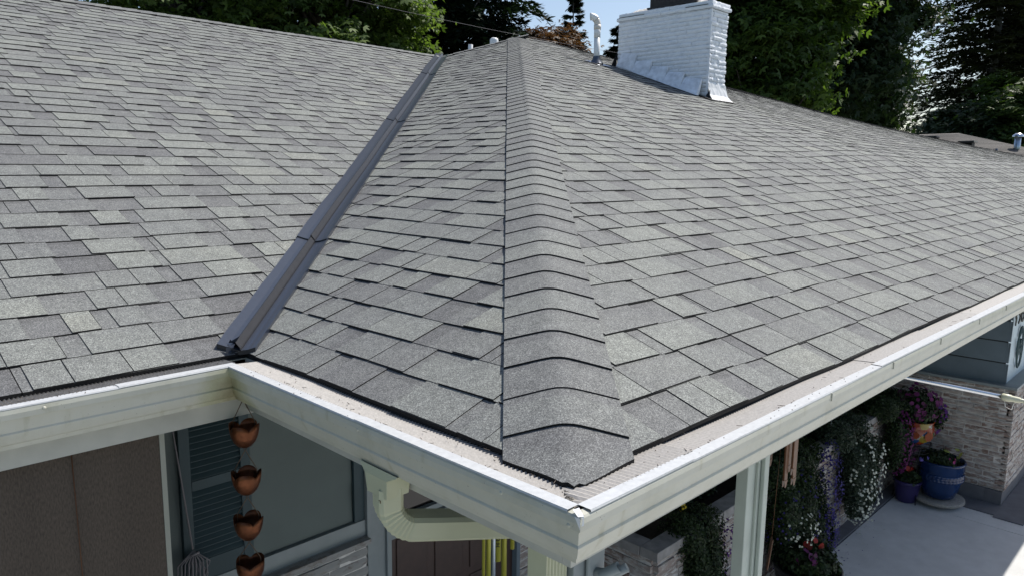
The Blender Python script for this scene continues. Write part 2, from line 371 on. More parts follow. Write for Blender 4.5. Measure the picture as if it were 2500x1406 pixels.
# deck below the shingles + the far slopes
mb = MB()
def deckgrid(P, lim, emax, n=24, m=40, z=-.012):
    rows = []
    for j in range(n+1):
        e = emax*j/n; L = lim(e); rows.append([P(L[0]+(L[1]-L[0])*k/m, e, z) for k in range(m+1)])
    mb.grid(rows, .3, False)
deckgrid(PB, lambda e: (e, 44.0), h); deckgrid(PA, limA, h); deckgrid(PC, lambda e: (-4.0, e), T)
part(mb, 'roof_deck', 'deck', house)
mb = MB()
for k in range(40):  # back slope of the main roof, and of the wing
    x0, x1 = h+(44-h)*k/40, h+(44-h)*(k+1)/40
    mb.face([(x0,h,zB(x0,h)), (x1,h,zB(x1,h)), (x1,w,-1.2), (x0 if k else 0.0,w,0 if k == 0 else -1.2*k/40)], .45)
mb.face([(-4,a+T,zC(-4,a+T)), (T,a+T,zC(T,a+T)), (0,w,0), (-4,w,0)], .45)
part(mb, 'back_slope', 'shingle', house)

# hip and ridge caps: one bent shingle overlapping the next
def caps(line, side_l, side_r, step, half, n, flip_end=False, seed=3, start=0, tapered=False):
    """line(s) -> ridge point, side_x(s, d) -> point d metres out on each slope"""
    r = random.Random(seed); mb = MB()
    for i in range(n):
        s0 = start+i*step+r.uniform(-.006,.006); s1 = s0+step+.02; aa = r.uniform(.40,.62); lift = .0155+r.uniform(-.0012,.0015); tw = r.uniform(-.007,.007)
        offs = [-1,-.75,-.5,-.35,-.22,-.11,0,.11,.22,.35,.5,.75,1]
        def row(sv, hgt):
            out = []
            for q in offs:
                d = abs(q)*half; p = Vector(side_l(sv + tw*q, d) if q < 0 else side_r(sv + tw*q, d))
                p.z += hgt - .32*(math.sqrt(d*d+.0005)-d)
                out.append(p)
            return out
        R_ = [row(s0, lift), row(s0+step*.80, lift*.45+.005), row(s1, .010)]
        mb.grid(R_, lambda j, k: aa if j == 0 else max(.1, aa-.14), True)
        lo = row(s0, lift-.0040); mb.grid([lo, R_[0]], 0.0, False)
        mb.grid([[R_[0][0], R_[1][0], R_[2][0]], [p-Vector((0,0,.02)) for p in (R_[0][0], R_[1][0], R_[2][0])]], .12, False)
        mb.grid([[p-Vector((0,0,.02)) for p in (R_[0][-1], R_[1][-1], R_[2][-1])], [R_[0][-1], R_[1][-1], R_[2][-1]]], 0.0, False)
    return mb
q2 = math.sqrt(.5)
def hipL(sv, d): u = sv*q2-d*q2; v = sv*q2+d*q2; return (u, v, zA(u,v)+.004)
def hipR(sv, d): u = sv*q2+d*q2; v = sv*q2-d*q2; return (u, v, zB(u,v)+.004)
nh = int((h/q2-.19)/.156)+1
mb = caps(None, hipL, hipR, .156, .152, nh, start=.192)
# trimmed first cap overhanging the corner
def corner_cap(mb):
    aa = .42; offs = [-1,-.85,-.7,-.55,-.4,-.28,-.16,-.08,0,.08,.16,.28,.4,.55,.7,.85,1]
    def row(f, hgt):
        out = []
        for q in offs:
            d = abs(q)*.152; p = Vector(hipL(f(q), d) if q < 0 else hipR(f(q), d)); p.z += hgt-.32*(math.sqrt(d*d+.0005)-d); out.append(p)
        return out
    f0 = lambda q: abs(q)*.150-.043 - .004*math.sin(q*5) + (.012 if abs(q) < .1 else 0)
    R_ = [row(f0, .013), row(lambda q: f0(q)*.5+.10, .0105), row(lambda q: .225, .0080)]
    mb.grid(R_, lambda j, k: aa if j == 0 else .3, True); mb.grid([row(f0, .003), R_[0]], 0.0, False)
    mb.grid([[r_[0] for r_ in R_], [r_[0]-Vector((0,0,.02)) for r_ in R_]], 0.0, False); mb.grid([[r_[-1] for r_ in R_], [r_[-1]-Vector((0,0,.02)) for r_ in R_]], 0.0, False)
corner_cap(mb)
part(mb, 'hip_cap', 'shingle', house, 'row of bent cap shingles down the front hip')
# ridge of the main roof, ridge of the wing, far hip
def rl(sv, d): v = h-d; return (sv, v, zB(sv,v)+.004)
def rr(sv, d): return (sv, h+d, zB(sv,h)+.004-s*d)
part(caps(None, rr, rl, .15, .15, 250, start=h-.05, seed=5), 'ridge_cap', 'shingle', house)
def wl(sv, d): return (sv, a+T-d, zC(sv,a+T-d)+.004)
def wr(sv, d): return (sv, a+T+d, zC(sv,a+T)+.004-s*d)
part(caps(None, lambda q,d: wr(T-q,d), lambda q,d: wl(T-q,d), .15, .15, 66, start=.0, seed=6), 'ridge_cap', 'shingle', house)
def fl_(sv, d): # far hip from (0,w) to (h,h)
    u = T+sv*q2; v = w-u; return (u-d*q2, v-d*q2, zA(u-d*q2, v)+.004)
def fr_(sv, d): u = T+sv*q2; v = w-u; return (u+d*q2, v+d*q2, s*(u-d*q2)+.004)
part(caps(None, fr_, fl_, .15, .15, int((h-T)/q2/.15)+1, start=0, seed=8), 'ridge_cap', 'shingle', house)

# valley: W-shaped metal in overlapping lengths
def valley():
    mb = MB(); rbm = MB(); mds = []; cen = .03
    def pt(sv, d, hh):
        # sv plan distance up the valley, d perpendicular (+ left)
        u = sv*q2-d*q2; v = a+sv*q2+d*q2
        z = (zC(u,v) if v-a > u else zA(u,v)); return Vector((u, v, z+hh))
    L = [(-.02,1.08),(1.05,3.95),(3.92,6.68),(6.65,T/q2+.05)]
    for i, (s0, s1) in enumerate(L):
        ribrows = []; n = int((s1-s0)/.08)+2; rows = []; lift = .006*((len(L)-i) % 2) if False else 0
        for j in range(n+1):
            sv = s0+(s1-s0)*j/n; l = .016 + .007*(1-j/n); wv = .0018*math.sin(sv*5+i)+.001*math.sin(sv*17)
            wd = .82 + .25*min(1,sv/6)
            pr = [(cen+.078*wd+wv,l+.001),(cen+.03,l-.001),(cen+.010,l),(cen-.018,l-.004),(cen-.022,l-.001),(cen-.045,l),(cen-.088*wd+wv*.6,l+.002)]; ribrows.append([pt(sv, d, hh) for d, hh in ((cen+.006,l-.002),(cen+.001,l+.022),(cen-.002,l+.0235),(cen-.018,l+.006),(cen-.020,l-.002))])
            rows.append([pt(sv, d, hh) for d, hh in pr])
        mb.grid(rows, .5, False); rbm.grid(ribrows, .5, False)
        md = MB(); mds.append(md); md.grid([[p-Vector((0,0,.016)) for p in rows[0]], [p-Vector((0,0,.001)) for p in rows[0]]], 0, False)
        for c in (0, -1): mb.grid([[r_[c] for r_ in rows], [r_[c]-Vector((0,0,.02)) for r_ in rows]], .5, False)
    return mb, mds, rbm
vm, vds, rbm = valley()
vo = part(vm, 'valley_flashing', 'valley_metal', house, 'dark metal valley strip with a raised centre rib')
part(rbm, 'centre_rib', 'rib_metal_shaded', vo)
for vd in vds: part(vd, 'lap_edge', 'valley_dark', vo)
# crumpled snips at the bottom of the valley + black gap
mb = MB()
for k in range(9):
    p = Vector((-.035+rnd.uniform(-.03,.03), a+.02+rnd.uniform(-.03,.02), .02+rnd.uniform(-.01,.025)))
    mb.face([p, p+Vector((rnd.uniform(-.03,.03), rnd.uniform(-.03,.03), rnd.uniform(-.01,.03))), p+Vector((rnd.uniform(-.03,.03), rnd.uniform(-.03,.03), rnd.uniform(-.02,.02)))], .5)
part(mb, 'crumpled_tab', 'valley_metal', vo)

# ------------------------------------------------------------------ gutters
PROF = [(.0,-.012),(.0,-.131),(.077,-.131),(.081,-.118),(.090,-.112),(.099,-.092),(.1030,-.081),(.1025,-.0795),(.0998,-.0755),(.1005,-.073),(.104,-.056),(.1075,-.038),(.1085,-.0365),(.119,-.034),(.1205,-.018),(.119,-.007),(.116,-.003),(.098,-.0015),(.095,-.006),(.093,-.02)]
def runs(mb, segs, smooth=False):
    """segs: list of functions o,z -> point; consecutive sections joined"""
    mb.grid([[f(o,z) for o,z in PROF] for f in segs], .5, smooth)
def gA(v): return lambda o, z: (-o, v, z-.004+.004)
def gB(u): return lambda o, z: (u, -o, z-.0017*u)
def gC(u): return lambda o, z: (u, a-o, z+.0061*u)
mb = MB()
rows = [gB(44*(1-k/30)) for k in range(30)] + [lambda o,z: (-o,-o,z)]
mb.grid([[f(o,z) for o,z in PROF] for f in rows], .5, False)
gut = part(mb, 'gutter', 'white_metal', house, 'long gutter along the right eave')
mb = MB(); rows = [lambda o,z: (-o,-o,z)] + [gA(a*k/6) for k in range(1,6)] + [lambda o,z: (-o, a-o, z)]
mb.grid([[f(o,z) for o,z in PROF] for f in rows], .5, False)
gutA = part(mb, 'gutter', 'white_metal', house, 'short gutter between the two corners')
mb = MB(); rows = [lambda o,z: (-o, a-o, z)] + [gC(-.3-k*.5) for k in range(8)]
mb.grid([[f(o,z) for o,z in PROF] for f in rows], .5, False)
gutC = part(mb, 'gutter', 'white_metal', house, 'gutter along the left eave')
# white top flanges of the guard: separate lengths that lap, screw heads, seam tape
fl = MB()
def flange(f, t0, t1, lift, o0=.084, o1=.1175):
    n = max(2, int((t1-t0)/.25)); rows = []
    for k in range(n+1):
        t = t0+(t1-t0)*k/n; g = f(t); wv = .0012*math.sin(t*5)
        rows.append([g(o0+wv,-.004+lift), g(o0+wv,.0005+lift), g(o1+wv,.0005+lift), g(o1+.0015,-.004+lift)])
    fl.grid(rows if f is not gB else rows, .6, False)
for t0, t1, l in ((-.085,.30,.002),(.295,1.55,.0),(1.54,2.76,.0025),(2.75,4.0,.0),(3.99,5.2,.002),(5.19,9,.0)): flange(gB, t0, t1, l)
for t0, t1, l in ((-.085,.66,.002),(.655,a-.09,.0)): flange(gA, t0, t1, l)
for t0, t1, l in ((-.46,-.09,.002),(-1.7,-.455,.0),(-3.6,-1.69,.002)): flange(gC, t0, t1, l)
part(fl, 'guard_flange', 'white_clean', house)
def dome(p, r, nrm):
    sc = MB()
    q = Vector(nrm).to_track_quat('Z','Y').to_matrix()
    sc.grid([[Vector(p)+q@Vector((r*c*math.cos(t_*math.pi/4), r*c*math.sin(t_*math.pi/4), r*z_*.6)) for t_ in range(8)] for c, z_ in ((1,0),(.8,.6),(.4,.95),(.02,1))], .5, True, True); part(sc, 'gutter_screw', 'white_metal', house)
for u in (-.105,): dome((-.1185,-.09,-.028), .0055, (-1,0,0))
for v in (.64,.1): dome((-.1195,v,-.022), .005, (-1,0,0))
dome((-.66,a-.1205,-.022), .006, (0,-1,0))
for u in (1.1,1.66,2.24,2.86,3.4):
    sc = MB(); sc.box((u-.002,-.1235,-.030-.0017*u), (u+.003,-.118,-.004-.0017*u), .3); part(sc, 'hanger_clip', 'white_metal', house)
# seam cover bits at the outer corner
mb = MB(); mb.face([(-.122,-.115,-.001),(-.112,-.122,-.001),(-.10,-.10,.006),(-.113,-.095,.004)], .6); mb.face([(-.1205,-.1205,-.028),(-.1205,-.105,-.004),(-.121,-.12,-.004)], .6)
mb.face([(-.1215,-.118,-.022),(-.112,-.1225,-.02),(-.108,-.119,.0),(-.119,-.112,.002)], .6)
part(mb, 'corner_seam', 'flash_apron', house)

# gutter guard: corrugated aluminium screen, real ridges
def guard(f, t0, t1, pitch, amp=.0034, o_in=-.03, o_out=.088, lift=0, mitre=None, gb=None):
    gb = gb or MB(); n = int((t1-t0)/pitch*2); A_ = []; B_ = []; C_ = []
    for k in range(n+1):
        t = t0+(t1-t0)*k/n; zz = (amp if k % 2 else -amp)+lift+.0012*math.sin(t*7)
        oi, oo = o_in, o_out
        if mitre: oi, oo = mitre(t, oi, oo)
        g = f(t); A_.append(g(oi,-.010+zz)); B_.append(g((oi+oo)/2,-.006+zz)); C_.append(g(oo,-.002+zz))
    gb.grid([A_, B_, C_], .5, False); return gb
gb = MB()
guard(gB, .33, 1.62, .0135, .0009, gb=gb, lift=-.001); guard(gB, 1.60, 2.35, .0135, .0009, gb=gb, lift=.0015); guard(gB, 2.33, 3.0, .0135, .0009, gb=gb, lift=-.001); guard(gB, 3.0, 9, .05, .0007, gb=gb, lift=0)
guard(gB, -.088, .345, .016, .0014, gb=gb, lift=.003, mitre=lambda t, oi, oo: ((oi, oo) if t > 0 else (min(oo-.002, max(oi, -t-.035 if t > -.05 else -t-.01)), oo)))
part(gb, 'gutter_guard', 'guard_metal', house)
gb = MB()
guard(gA, -.06, .66, .0125, gb=gb, lift=-.001, mitre=lambda t, oi, oo: ((oi, oo) if t > .03 else (min(oo-.002, max(oi, -t+.018)), oo))); guard(gA, .655, a-.10, .0125, gb=gb, lift=.0005)
part(gb, 'gutter_guard', 'guard_metal', house)
gb = MB(); guard(gC, -3.6, -.46, .011, gb=gb, lift=0); guard(gC, -.47, -.075, .0115, gb=gb, lift=.0015)
part(gb, 'gutter_guard', 'guard_dirty', house)
# exposed strip of wire mesh along the mitre gap
mb = MB(); dg = Vector((-q2,-q2,0)); dn = Vector((q2,-q2,0)) if False else Vector((-q2,q2,0)); c0 = Vector((-.012,-.004,-.007))
for k in range(15):
    p = c0+dg*.008*k
    mb.tube([p+dn*.016, p+dg*.016-dn*.010], .0011, 4); mb.tube([p-dn*.010, p+dg*.016+dn*.016], .0011, 4)
part(mb, 'mesh_patch', 'mesh_dark', house)
# debris bits on the guard
mb = MB()
for k in range(170):
    f, t, lim_ = rnd.choice(((gA, rnd.uniform(0,a-.1), 0), (gB, rnd.uniform(0,3.4), 0), (gB, rnd.uniform(0,2), 0), (gC, rnd.uniform(-1,-.1), 0)))
    o = rnd.choice((rnd.uniform(.02,.085), rnd.uniform(.078,.086), rnd.uniform(.09,.115))); p = Vector(f(t)(o, .0015 if o > .088 else .0005)); q = rnd.uniform(.0004,.0013)
    mb.box(p-Vector((q,q,.001)), p+Vector((q,q*rnd.uniform(.5,1.5),q*.8)), .5)
for k in range(70):
    f, t = rnd.choice(((gA, rnd.uniform(0,a-.1)), (gB, rnd.uniform(.1,3.2)), (gC, rnd.uniform(-1,-.1)))); o = rnd.choice((rnd.uniform(.01,.085), rnd.uniform(.076,.087)))
    p = Vector(f(t)(o, .0022)); Mx = Matrix.Translation(p) @ Matrix.Rotation(rnd.uniform(0,6.3),4,'Z'); mb.box((-rnd.uniform(.004,.011),-.0005,-.0005), (rnd.uniform(.004,.011),.0005,.0006), m=Mx)
part(mb, 'gutter_debris', 'bark', house)['kind'] = 'stuff'

# fascia, soffit
mb = MB()
mb.box((-.004,-.004,-.20), (44,.02,-.014)); mb.box((-.004,.021,-.20), (.02,a-.001,-.014)); mb.box((-4,a,-.22), (.02,a+.02,-.016))
part(mb, 'fascia', 'fascia', house)
mb = MB(); mb.box((.021,.021,-.175), (44,2.09,-.165)); mb.box((-4,a+.021,-.185), (.02,2.09,-.176))
part(mb, 'soffit', 'soffit', house)

# ------------------------------------------------------------------ masonry
def bricks(mb, mo, org, ax, nrm, length, z0, z1, ch, lens=(.18,.40), depth=.03, seed=1, joint=.007, rough=.006, backing=.09):
    """courses of split-face bricks along horizontal axis ax, facing nrm"""
    r = random.Random(seed); ax = Vector(ax); nrm = Vector(nrm); org = Vector(org)
    z = z0; row = 0
    while z < z1-.01:
        hh = min(ch, z1-z); x = -(r.random()*.25); carry = None
        while x < length:
            L = r.uniform(*lens); xa = max(0, x) if carry is None else carry; xb = min(length, x+L-joint)
            if length-xb < .045: xb = length; L = length-x+.01
            carry = xa if xb-xa <= .04 else None
            if xb-xa > .04:
                d = depth+r.uniform(-rough, rough); p0 = org+ax*xa; p1 = org+ax*xb; n = max(1, int((xb-xa)/.05)); aa = r.random()
                lo = []; mi = []; up = []
                for k in range(n+1):
                    p = p0+(p1-p0)*k/n; dd = d+r.uniform(-rough,rough)*.8
                    lo.append(p+nrm*(dd-.004)+Vector((0,0,z+joint*.5))); mi.append(p+nrm*(dd+.003)+Vector((0,0,z+hh*.5+r.uniform(-.006,.006)))); up.append(p+nrm*(dd-.003)+Vector((0,0,z+hh-joint*.5)))
                b0 = [p-nrm*(d+.0) for p in lo]; b1 = [p-nrm*(d+.0) for p in up]
                fl2 = (ax.cross(Vector((0,0,1)))).dot(nrm) < 0
                G = [b0, lo, mi, up, b1]
                if fl2: G = G[::-1]
                mb.grid(G, aa, False)
                for c in (0,-1): mb.face([g[c] for g in G], aa)
            x += L
        z += ch; row += 1
    # mortar bed
    n = nrm*(depth-.010); q = nrm*(-backing)
    ei = ax*.007; A0 = org+n+ei; A1 = org+ax*length+n-ei; B0 = org+q+ei; B1 = org+ax*length+q-ei
    za, zb = Vector((0,0,z0)), Vector((0,0,z1-.002))
    for f in ([A0+za,A1+za,A1+zb,A0+zb],[B1+za,B0+za,B0+zb,B1+zb],[A0+zb,A1+zb,B1+zb,B0+zb],[B0+za,A0+za,A0+zb,B0+zb],[A1+za,B1+za,B1+zb,A1+zb]): mo.face(f, .5)

# wing wall on the right (x = 7.3): brick below, dark lap siding above
m1, mo = MB(), MB()
bricks(m1, mo, (7.33,.445,0), (0,1,0), (-1,0,0), 1.7, -2.45, -1.40, .056, (.14,.34), seed=21, joint=.011)
bricks(m1, mo, (7.30,.475,0), (1,0,0), (0,-1,0), 4.0, -2.45, -1.40, .056, seed=22)
wm = part(m1, 'brick_wall', 'brick_wash', house, 'whitewashed brick lower wall of the wing'); part(mo, 'mortar', 'mortar', wm)
mb = MB(); mb.box((7.307,.452,-2.448), (7.36,.50,-1.402)); part(mb, 'corner_mortar', 'mortar', wm); mb = MB(); mb.box((7.29,.455,GZ), (11.3,.60,-2.452)); mb.box((7.29,.602,GZ), (7.44,2.1,-2.452)); part(mb, 'plinth', 'concrete_dark', house)
mb = MB(); mb.box((7.27,.43,-1.40), (11.3,.60,-1.375)); mb.box((7.27,.601,-1.40), (7.45,2.1,-1.375)); part(mb, 'brick_ledge', 'trim', house)
mb = MB()
for k in range(6):
    z0 = -1.375+k*.215; z1 = z0+.198
    mb.face([(7.365,.548+.0,z0),(7.365,2.15,z0),(7.395,2.15,z1),(7.395,.548,z1)][::-1], .5); mb.face([(7.365,.548,z0),(7.365,2.15,z0),(7.39,2.15,z0),(7.39,.548,z0)], .5)
    mb.face([(7.365,.548,z0),(7.385,.548,z1),(7.40,.548,z1),(7.40,.548,z0)], .5)
part(mb, 'lap_siding', 'siding_blue', house, 'dark blue lap siding on the shaded side of the wing')
mb = MB()
for k in range(6):
    z0 = -1.375+k*.215; z1 = z0+.222
    mb.face([(7.385,.556,z0),(11.3,.556,z0),(11.3,.57,z1),(7.385,.57,z1)], .5); mb.face([(7.385,.556,z0),(11.3,.556,z0),(11.3,.58,z0),(7.385,.58,z0)][::-1], .5)
part(mb, 'lap_siding', 'siding_light', house, 'pale siding facing the patio beside the house number')
mb = MB(); mb.box((7.40,.581,-1.374), (11.3,2.2,-.18)); part(mb, 'wall_core', 'deck', house)

# entry wall y = 2.1: brick wainscot left, siding, door, brick
WV = 2.1
mb = MB(); mb.box((-4,WV,-1.19), (.86,WV+.12,-.17)); 
wall = part(mb, 'entry_wall', 'wall_pale', house)
mb = MB()
for k, (z0, z1) in enumerate(((-1.11,-.905),(-.905,-.70),(-.70,-.495),(-.495,-.18))): mb.face([(.27,WV-.014,z0),(.797,WV-.014,z0),(.797,WV-.004,z1),(.27,WV-.004,z1)], .5); mb.face([(.27,WV-.001,z0),(.797,WV-.001,z0),(.797,WV-.014,z0),(.27,WV-.014,z0)], .5)
part(mb, 'siding_board', 'wall_pale', house)
mb = MB(); mb.box((-4,WV-.035,-1.20), (.86,WV-.001,-1.115)); part(mb, 'sill_board', 'trim', house)
m1, mo = MB(), MB(); bricks(m1, mo, (-4,WV-.04,0), (1,0,0), (0,-1,0), 4.85, GZ, -1.20, .052, seed=31, depth=.03)
o_ = part(m1, 'brick_wall', 'brick_white', house, 'painted brick below the pale wall'); part(mo, 'mortar', 'mortar', o_)
mb = MB(); mb.box((-4,WV-.085,-1.225), (.86,WV-.036,-1.201)); part(mb, 'brick_cap', 'brick_white', house)
mb = MB(); mb.box((.862,WV-.05,GZ), (.925,WV+.1,-.177)); mb.box((.927,WV-.03,GZ), (.985,WV+.1,-.177)); mb.box((.987,WV-.045,GZ), (1.015,WV+.1,-.177)); part(mb, 'corner_board', 'trim', house)
mb = MB(); mb.box((.80,WV-.03,-1.113), (.858,WV-.012,-.18)); part(mb, 'corner_strip', 'shutter', house)
# door with glass above and a white mid rail
mb = MB(); mb.box((1.02,WV+.02,GZ), (2.0,WV+.07,-1.235)); 
for x in (1.09,1.36,1.63): 
    mb.box((x,WV+.012,GZ+.2), (x+.21,WV+.019,-1.75)); mb.box((x,WV+.012,-1.70), (x+.21,WV+.019,-1.33))
door = part(mb, 'door', 'door_brown', house, bev=.004)
mb = MB(); mb.box((1.02,WV+.03,-1.2), (2.0,WV+.06,-.18)); part(mb, 'door_glass', 'door_glass', door)
mb = MB(); mb.box((1.02,WV-.0,-1.232), (2.0,WV+.075,-1.202)); mb.box((1.02,WV-.015,-1.30), (2.0,WV+.0185,-1.24)); part(mb, 'door_rail', 'trim', door)
m1, mo = MB(), MB(); bricks(m1, mo, (2.03,WV+.02,0), (1,0,0), (0,-1,0), 5.3, GZ, -1.15, .052, seed=32, depth=.03)
o_ = part(m1, 'brick_wall', 'brick_wash', house, 'brick entry wall behind the planter'); part(mo, 'mortar', 'mortar', o_)
mb = MB(); mb.box((2.0,WV+.03,-1.15), (7.33,WV+.12,-.17)); mb.box((2.0,WV-.02,GZ), (2.03,WV+.1,-.17)); part(mb, 'upper_wall', 'siding_blue', house)
# shutter
sh = MB(); x0, x1 = -.045, .262
for lo, hi in (((x0,-1.16),(x0+.045,-.2)), ((x1-.045,-1.16),(x1,-.2)), ((x0+.046,-1.16),(x1-.046,-1.02)), ((x0+.046,-.70),(x1-.046,-.655)), ((x0+.046,-.24),(x1-.046,-.2))):
    sh.box((lo[0],WV-.03,lo[1]), (hi[0],WV-.002,hi[1]))
shut = part(sh, 'shutter', 'shutter', house, 'teal louvred shutter', bev=.002)
sh = MB()
for z0, z1 in ((-1.018,-.702),(-.653,-.242)):
    n = int((z1-z0)/.026)
    for k in range(n):
        z = z0+(k+.5)*(z1-z0)/n; sh.face([(x0+.045,WV-.026,z-.012),(x1-.045,WV-.026,z-.012),(x1-.045,WV-.006,z+.014),(x0+.045,WV-.006,z+.014)], .5)
        sh.face([(x0+.045,WV-.026,z-.015),(x1-.045,WV-.026,z-.015),(x1-.045,WV-.026,z-.012),(x0+.045,WV-.026,z-.012)], .5)
part(sh, 'louvre', 'shutter', shut)

# posts
mb = MB(); mb.box((.935,.055,GZ), (1.045,.095,-.166)); mb.box((1.046,.06,GZ), (1.056,.092,-.166)); mb.box((.985,.045,GZ), (.99,.054,-.166)); mb.box((1.020,.040,GZ), (1.052,.054,-.166))
part(mb, 'porch_post', 'trim_green', house, 'porch post standing on the patio edge', bev=.003)
mb = MB(); mb.box((.135,.10,GZ), (.245,.21,-.166)); part(mb, 'porch_post', 'trim', house, 'corner post below the hip', bev=.003)
mb = MB(); shp = []
n = 26
for k in range(n+1): shp.append((.050+.078*k/n, .118-(.004 if k % 4 < 2 else 0)))
shp += [(.128,.175),(.050,.175)]
mb.grid([[(x,y,z) for x,y in shp] for z in (GZ,-.15)], .5, False, True); part(mb, 'downspout', 'downspout', house, 'ribbed downspout on the corner post')

# gutter outlet, elbow, slanted pipe
mb = MB()
def ring4(c, hx, hy, tz=0): return [Vector((c[0]-hx,c[1]-hy,c[2]+tz)),Vector((c[0]+hx,c[1]-hy,c[2])),Vector((c[0]+hx,c[1]+hy,c[2])),Vector((c[0]-hx,c[1]+hy,c[2]+tz))]
mb.grid([ring4((-.040,.60,-.128), .044,.085), ring4((-.040,.60,-.133), .046,.080), ring4((-.05,.605,-.150), .040,.050), ring4((-.05,.605,-.205), .036,.044)], .5, False, True)
out = part(mb, 'gutter_outlet', 'downspout', house, 'tapered outlet under the short gutter')
mb = MB(); path = []; cx, cz = -.048, -.19
elb = [(-.05,.605,-.195,0),(-.05,.605,-.235,0)]
pts = []
c = Vector((-.05,.605,-.235)); d = Vector((0,0,-1)); dirv = Vector((.83,-.30,-.16)).normalized()
pts = [Vector((-.05,.605,-.185)), Vector((-.05,.605,-.240))]
N = 16; p = pts[-1].copy()
for k in range(1, N+1):
    t = k/N; dd = (d*math.cos(t*math.pi/2*.93)+dirv*math.sin(t*math.pi/2)).normalized(); p = p+dd*.0066; pts.append(p.copy())
for k in range(1, 5): pts.append(p+dirv*.115*k)
rows = []
for j, q in enumerate(pts):
    dd = (pts[min(j+1,len(pts)-1)]-pts[max(j-1,0)]).normalized(); side = Vector((0,1,0))-dd*dd.y
    if side.length < .1: side = Vector((0,1,0))
    side = Vector((dirv.y,-dirv.x,0)).normalized()*-1; up = side.cross(dd).normalized()
    pin = .95 if (3 <= j <= N and j % 2) else 1.0
    hw, hh_ = .042*pin, .034*pin
    ringp = []
    for (sx, sy) in ((-1,-.7),(-.75,-1),(-.5,-.86),(-.25,-1),(0,-.86),(.25,-1),(.5,-.86),(.75,-1),(1,-.7),(1,.7),(.75,1),(.5,.86),(.25,1),(0,.86),(-.25,1),(-.5,.86),(-.75,1),(-1,.7)):
        ringp.append(q+side*hw*sx+up*hh_*sy)
    rows.append(ringp)
mb.grid(rows, .5, False, True, True)
part(mb, 'downspout', 'downspout', house, 'elbow and slanted pipe under the short gutter')
mb = MB(); mb.lathe([(.006,0),(.004,.002),(.0001,.003)], (-.088,.586,-.212), 10)
for f in ((-.0885,.585,-.215),): mb.box((f[0]-.003,f[1]-.004,f[2]-.004), (f[0]+.001,f[1]+.004,f[2]+.004))
part(mb, 'rivet', 'screw', house)

# ------------------------------------------------------------------ chimney
m1, mo = MB(), MB()
ZC0, ZC1 = 1.45, 2.66; cx0, cx1, cy0, cy1 = 7.43, 7.80, 4.085, 5.47
bricks(m1, mo, (cx0,cy0-.03,0), (0,1,0), (-1,0,0), cy1-cy0+.03, ZC0, ZC1, .052, (.2,.55), .03, 41, .006, .004, .1)
bricks(m1, mo, (cx0-.03,cy0,0), (1,0,0), (0,-1,0), cx1-cx0+.04, ZC0, ZC1, .056, (.12,.26), .03, 42, .010, .007, .1)
chim = part(m1, 'chimney', 'chimney_paint', house, 'white painted brick chimney rising from the long slope')
part(mo, 'mortar', 'chimney_mortar', chim)
mb = MB(); mb.box((cx0-.023,cy0-.023,ZC0), (cx0+.03,cy0+.03,ZC1-.002)); part(mb, 'corner_core', 'chimney_mortar', chim); mb = MB(); mb.box((cx0+.04,cy0+.04,1.3), (cx1,cy1,ZC1)); part(mb, 'flue_core', 'chimney_mortar', chim)
# stepped cap courses
m1, mo = MB(), MB()
bricks(m1, mo, (cx0-.012,cy0-.055,0), (0,1,0), (-1,0,0), cy1-cy0+.08, ZC1, ZC1+.05, .05, (.5,.9), .035, 43, .006, .002, .3)
bricks(m1, mo, (cx0-.045,cy0-.02,0), (1,0,0), (0,-1,0), cx1-cx0+.075, ZC1, ZC1+.05, .05, (.15,.3), .035, 44, .008, .008, .3)
bricks(m1, mo, (cx0+.005,cy0-.035,0), (0,1,0), (-1,0,0), cy1-cy0+.04, ZC1+.051, ZC1+.10, .05, (.5,.9), .03, 45, .006, .002, .3)
bricks(m1, mo, (cx0-.02,cy0,0), (1,0,0), (0,-1,0), cx1-cx0+.05, ZC1+.051, ZC1+.10, .05, (.15,.3), .03, 46, .008, .008, .3)
o_ = part(m1, 'cap_course', 'chimney_paint', chim)
mb = MB(); n1, n2 = 14, 30; rows = []
for j in range(n2+1):
    y = cy0-.01+(cy1-cy0+.0)*j/n2
    rows.append([(cx0+(cx1-cx0)*k/n1, y, ZC1+.098+.05*min(1, 4*min(k/n1,1-k/n1))*min(1,6*min(j/n2,1-j/n2))+rnd.uniform(-.006,.01)) for k in range(n1+1)])
mb.grid(rows, .5, True); part(mb, 'mortar_crown', 'moss_crown', chim)
mb = MB(); mb.box((7.47,4.33,ZC1+.12), (7.76,5.02,ZC1+.30)); mb.box((7.44,4.30,ZC1+.115), (7.79,5.05,ZC1+.135)); part(mb, 'spark_arrestor', 'rust_dark', chim)
# cracks: dark of the open joints under the cap, put on as thin black strips
mb = MB()
for y0_, y1_ in ((5.05,5.46),): mb.box((cx0-.0505,y0_,ZC1+.046), (cx0-.04,y1_,ZC1+.052))
part(mb, 'joint_dark_strip', 'tar', chim); mb = MB(); mb.box((cx0-.0505,4.10,ZC1+.046), (cx0-.04,4.42,ZC1+.052)); part(mb, 'joint_dark_strip', 'tar', chim)
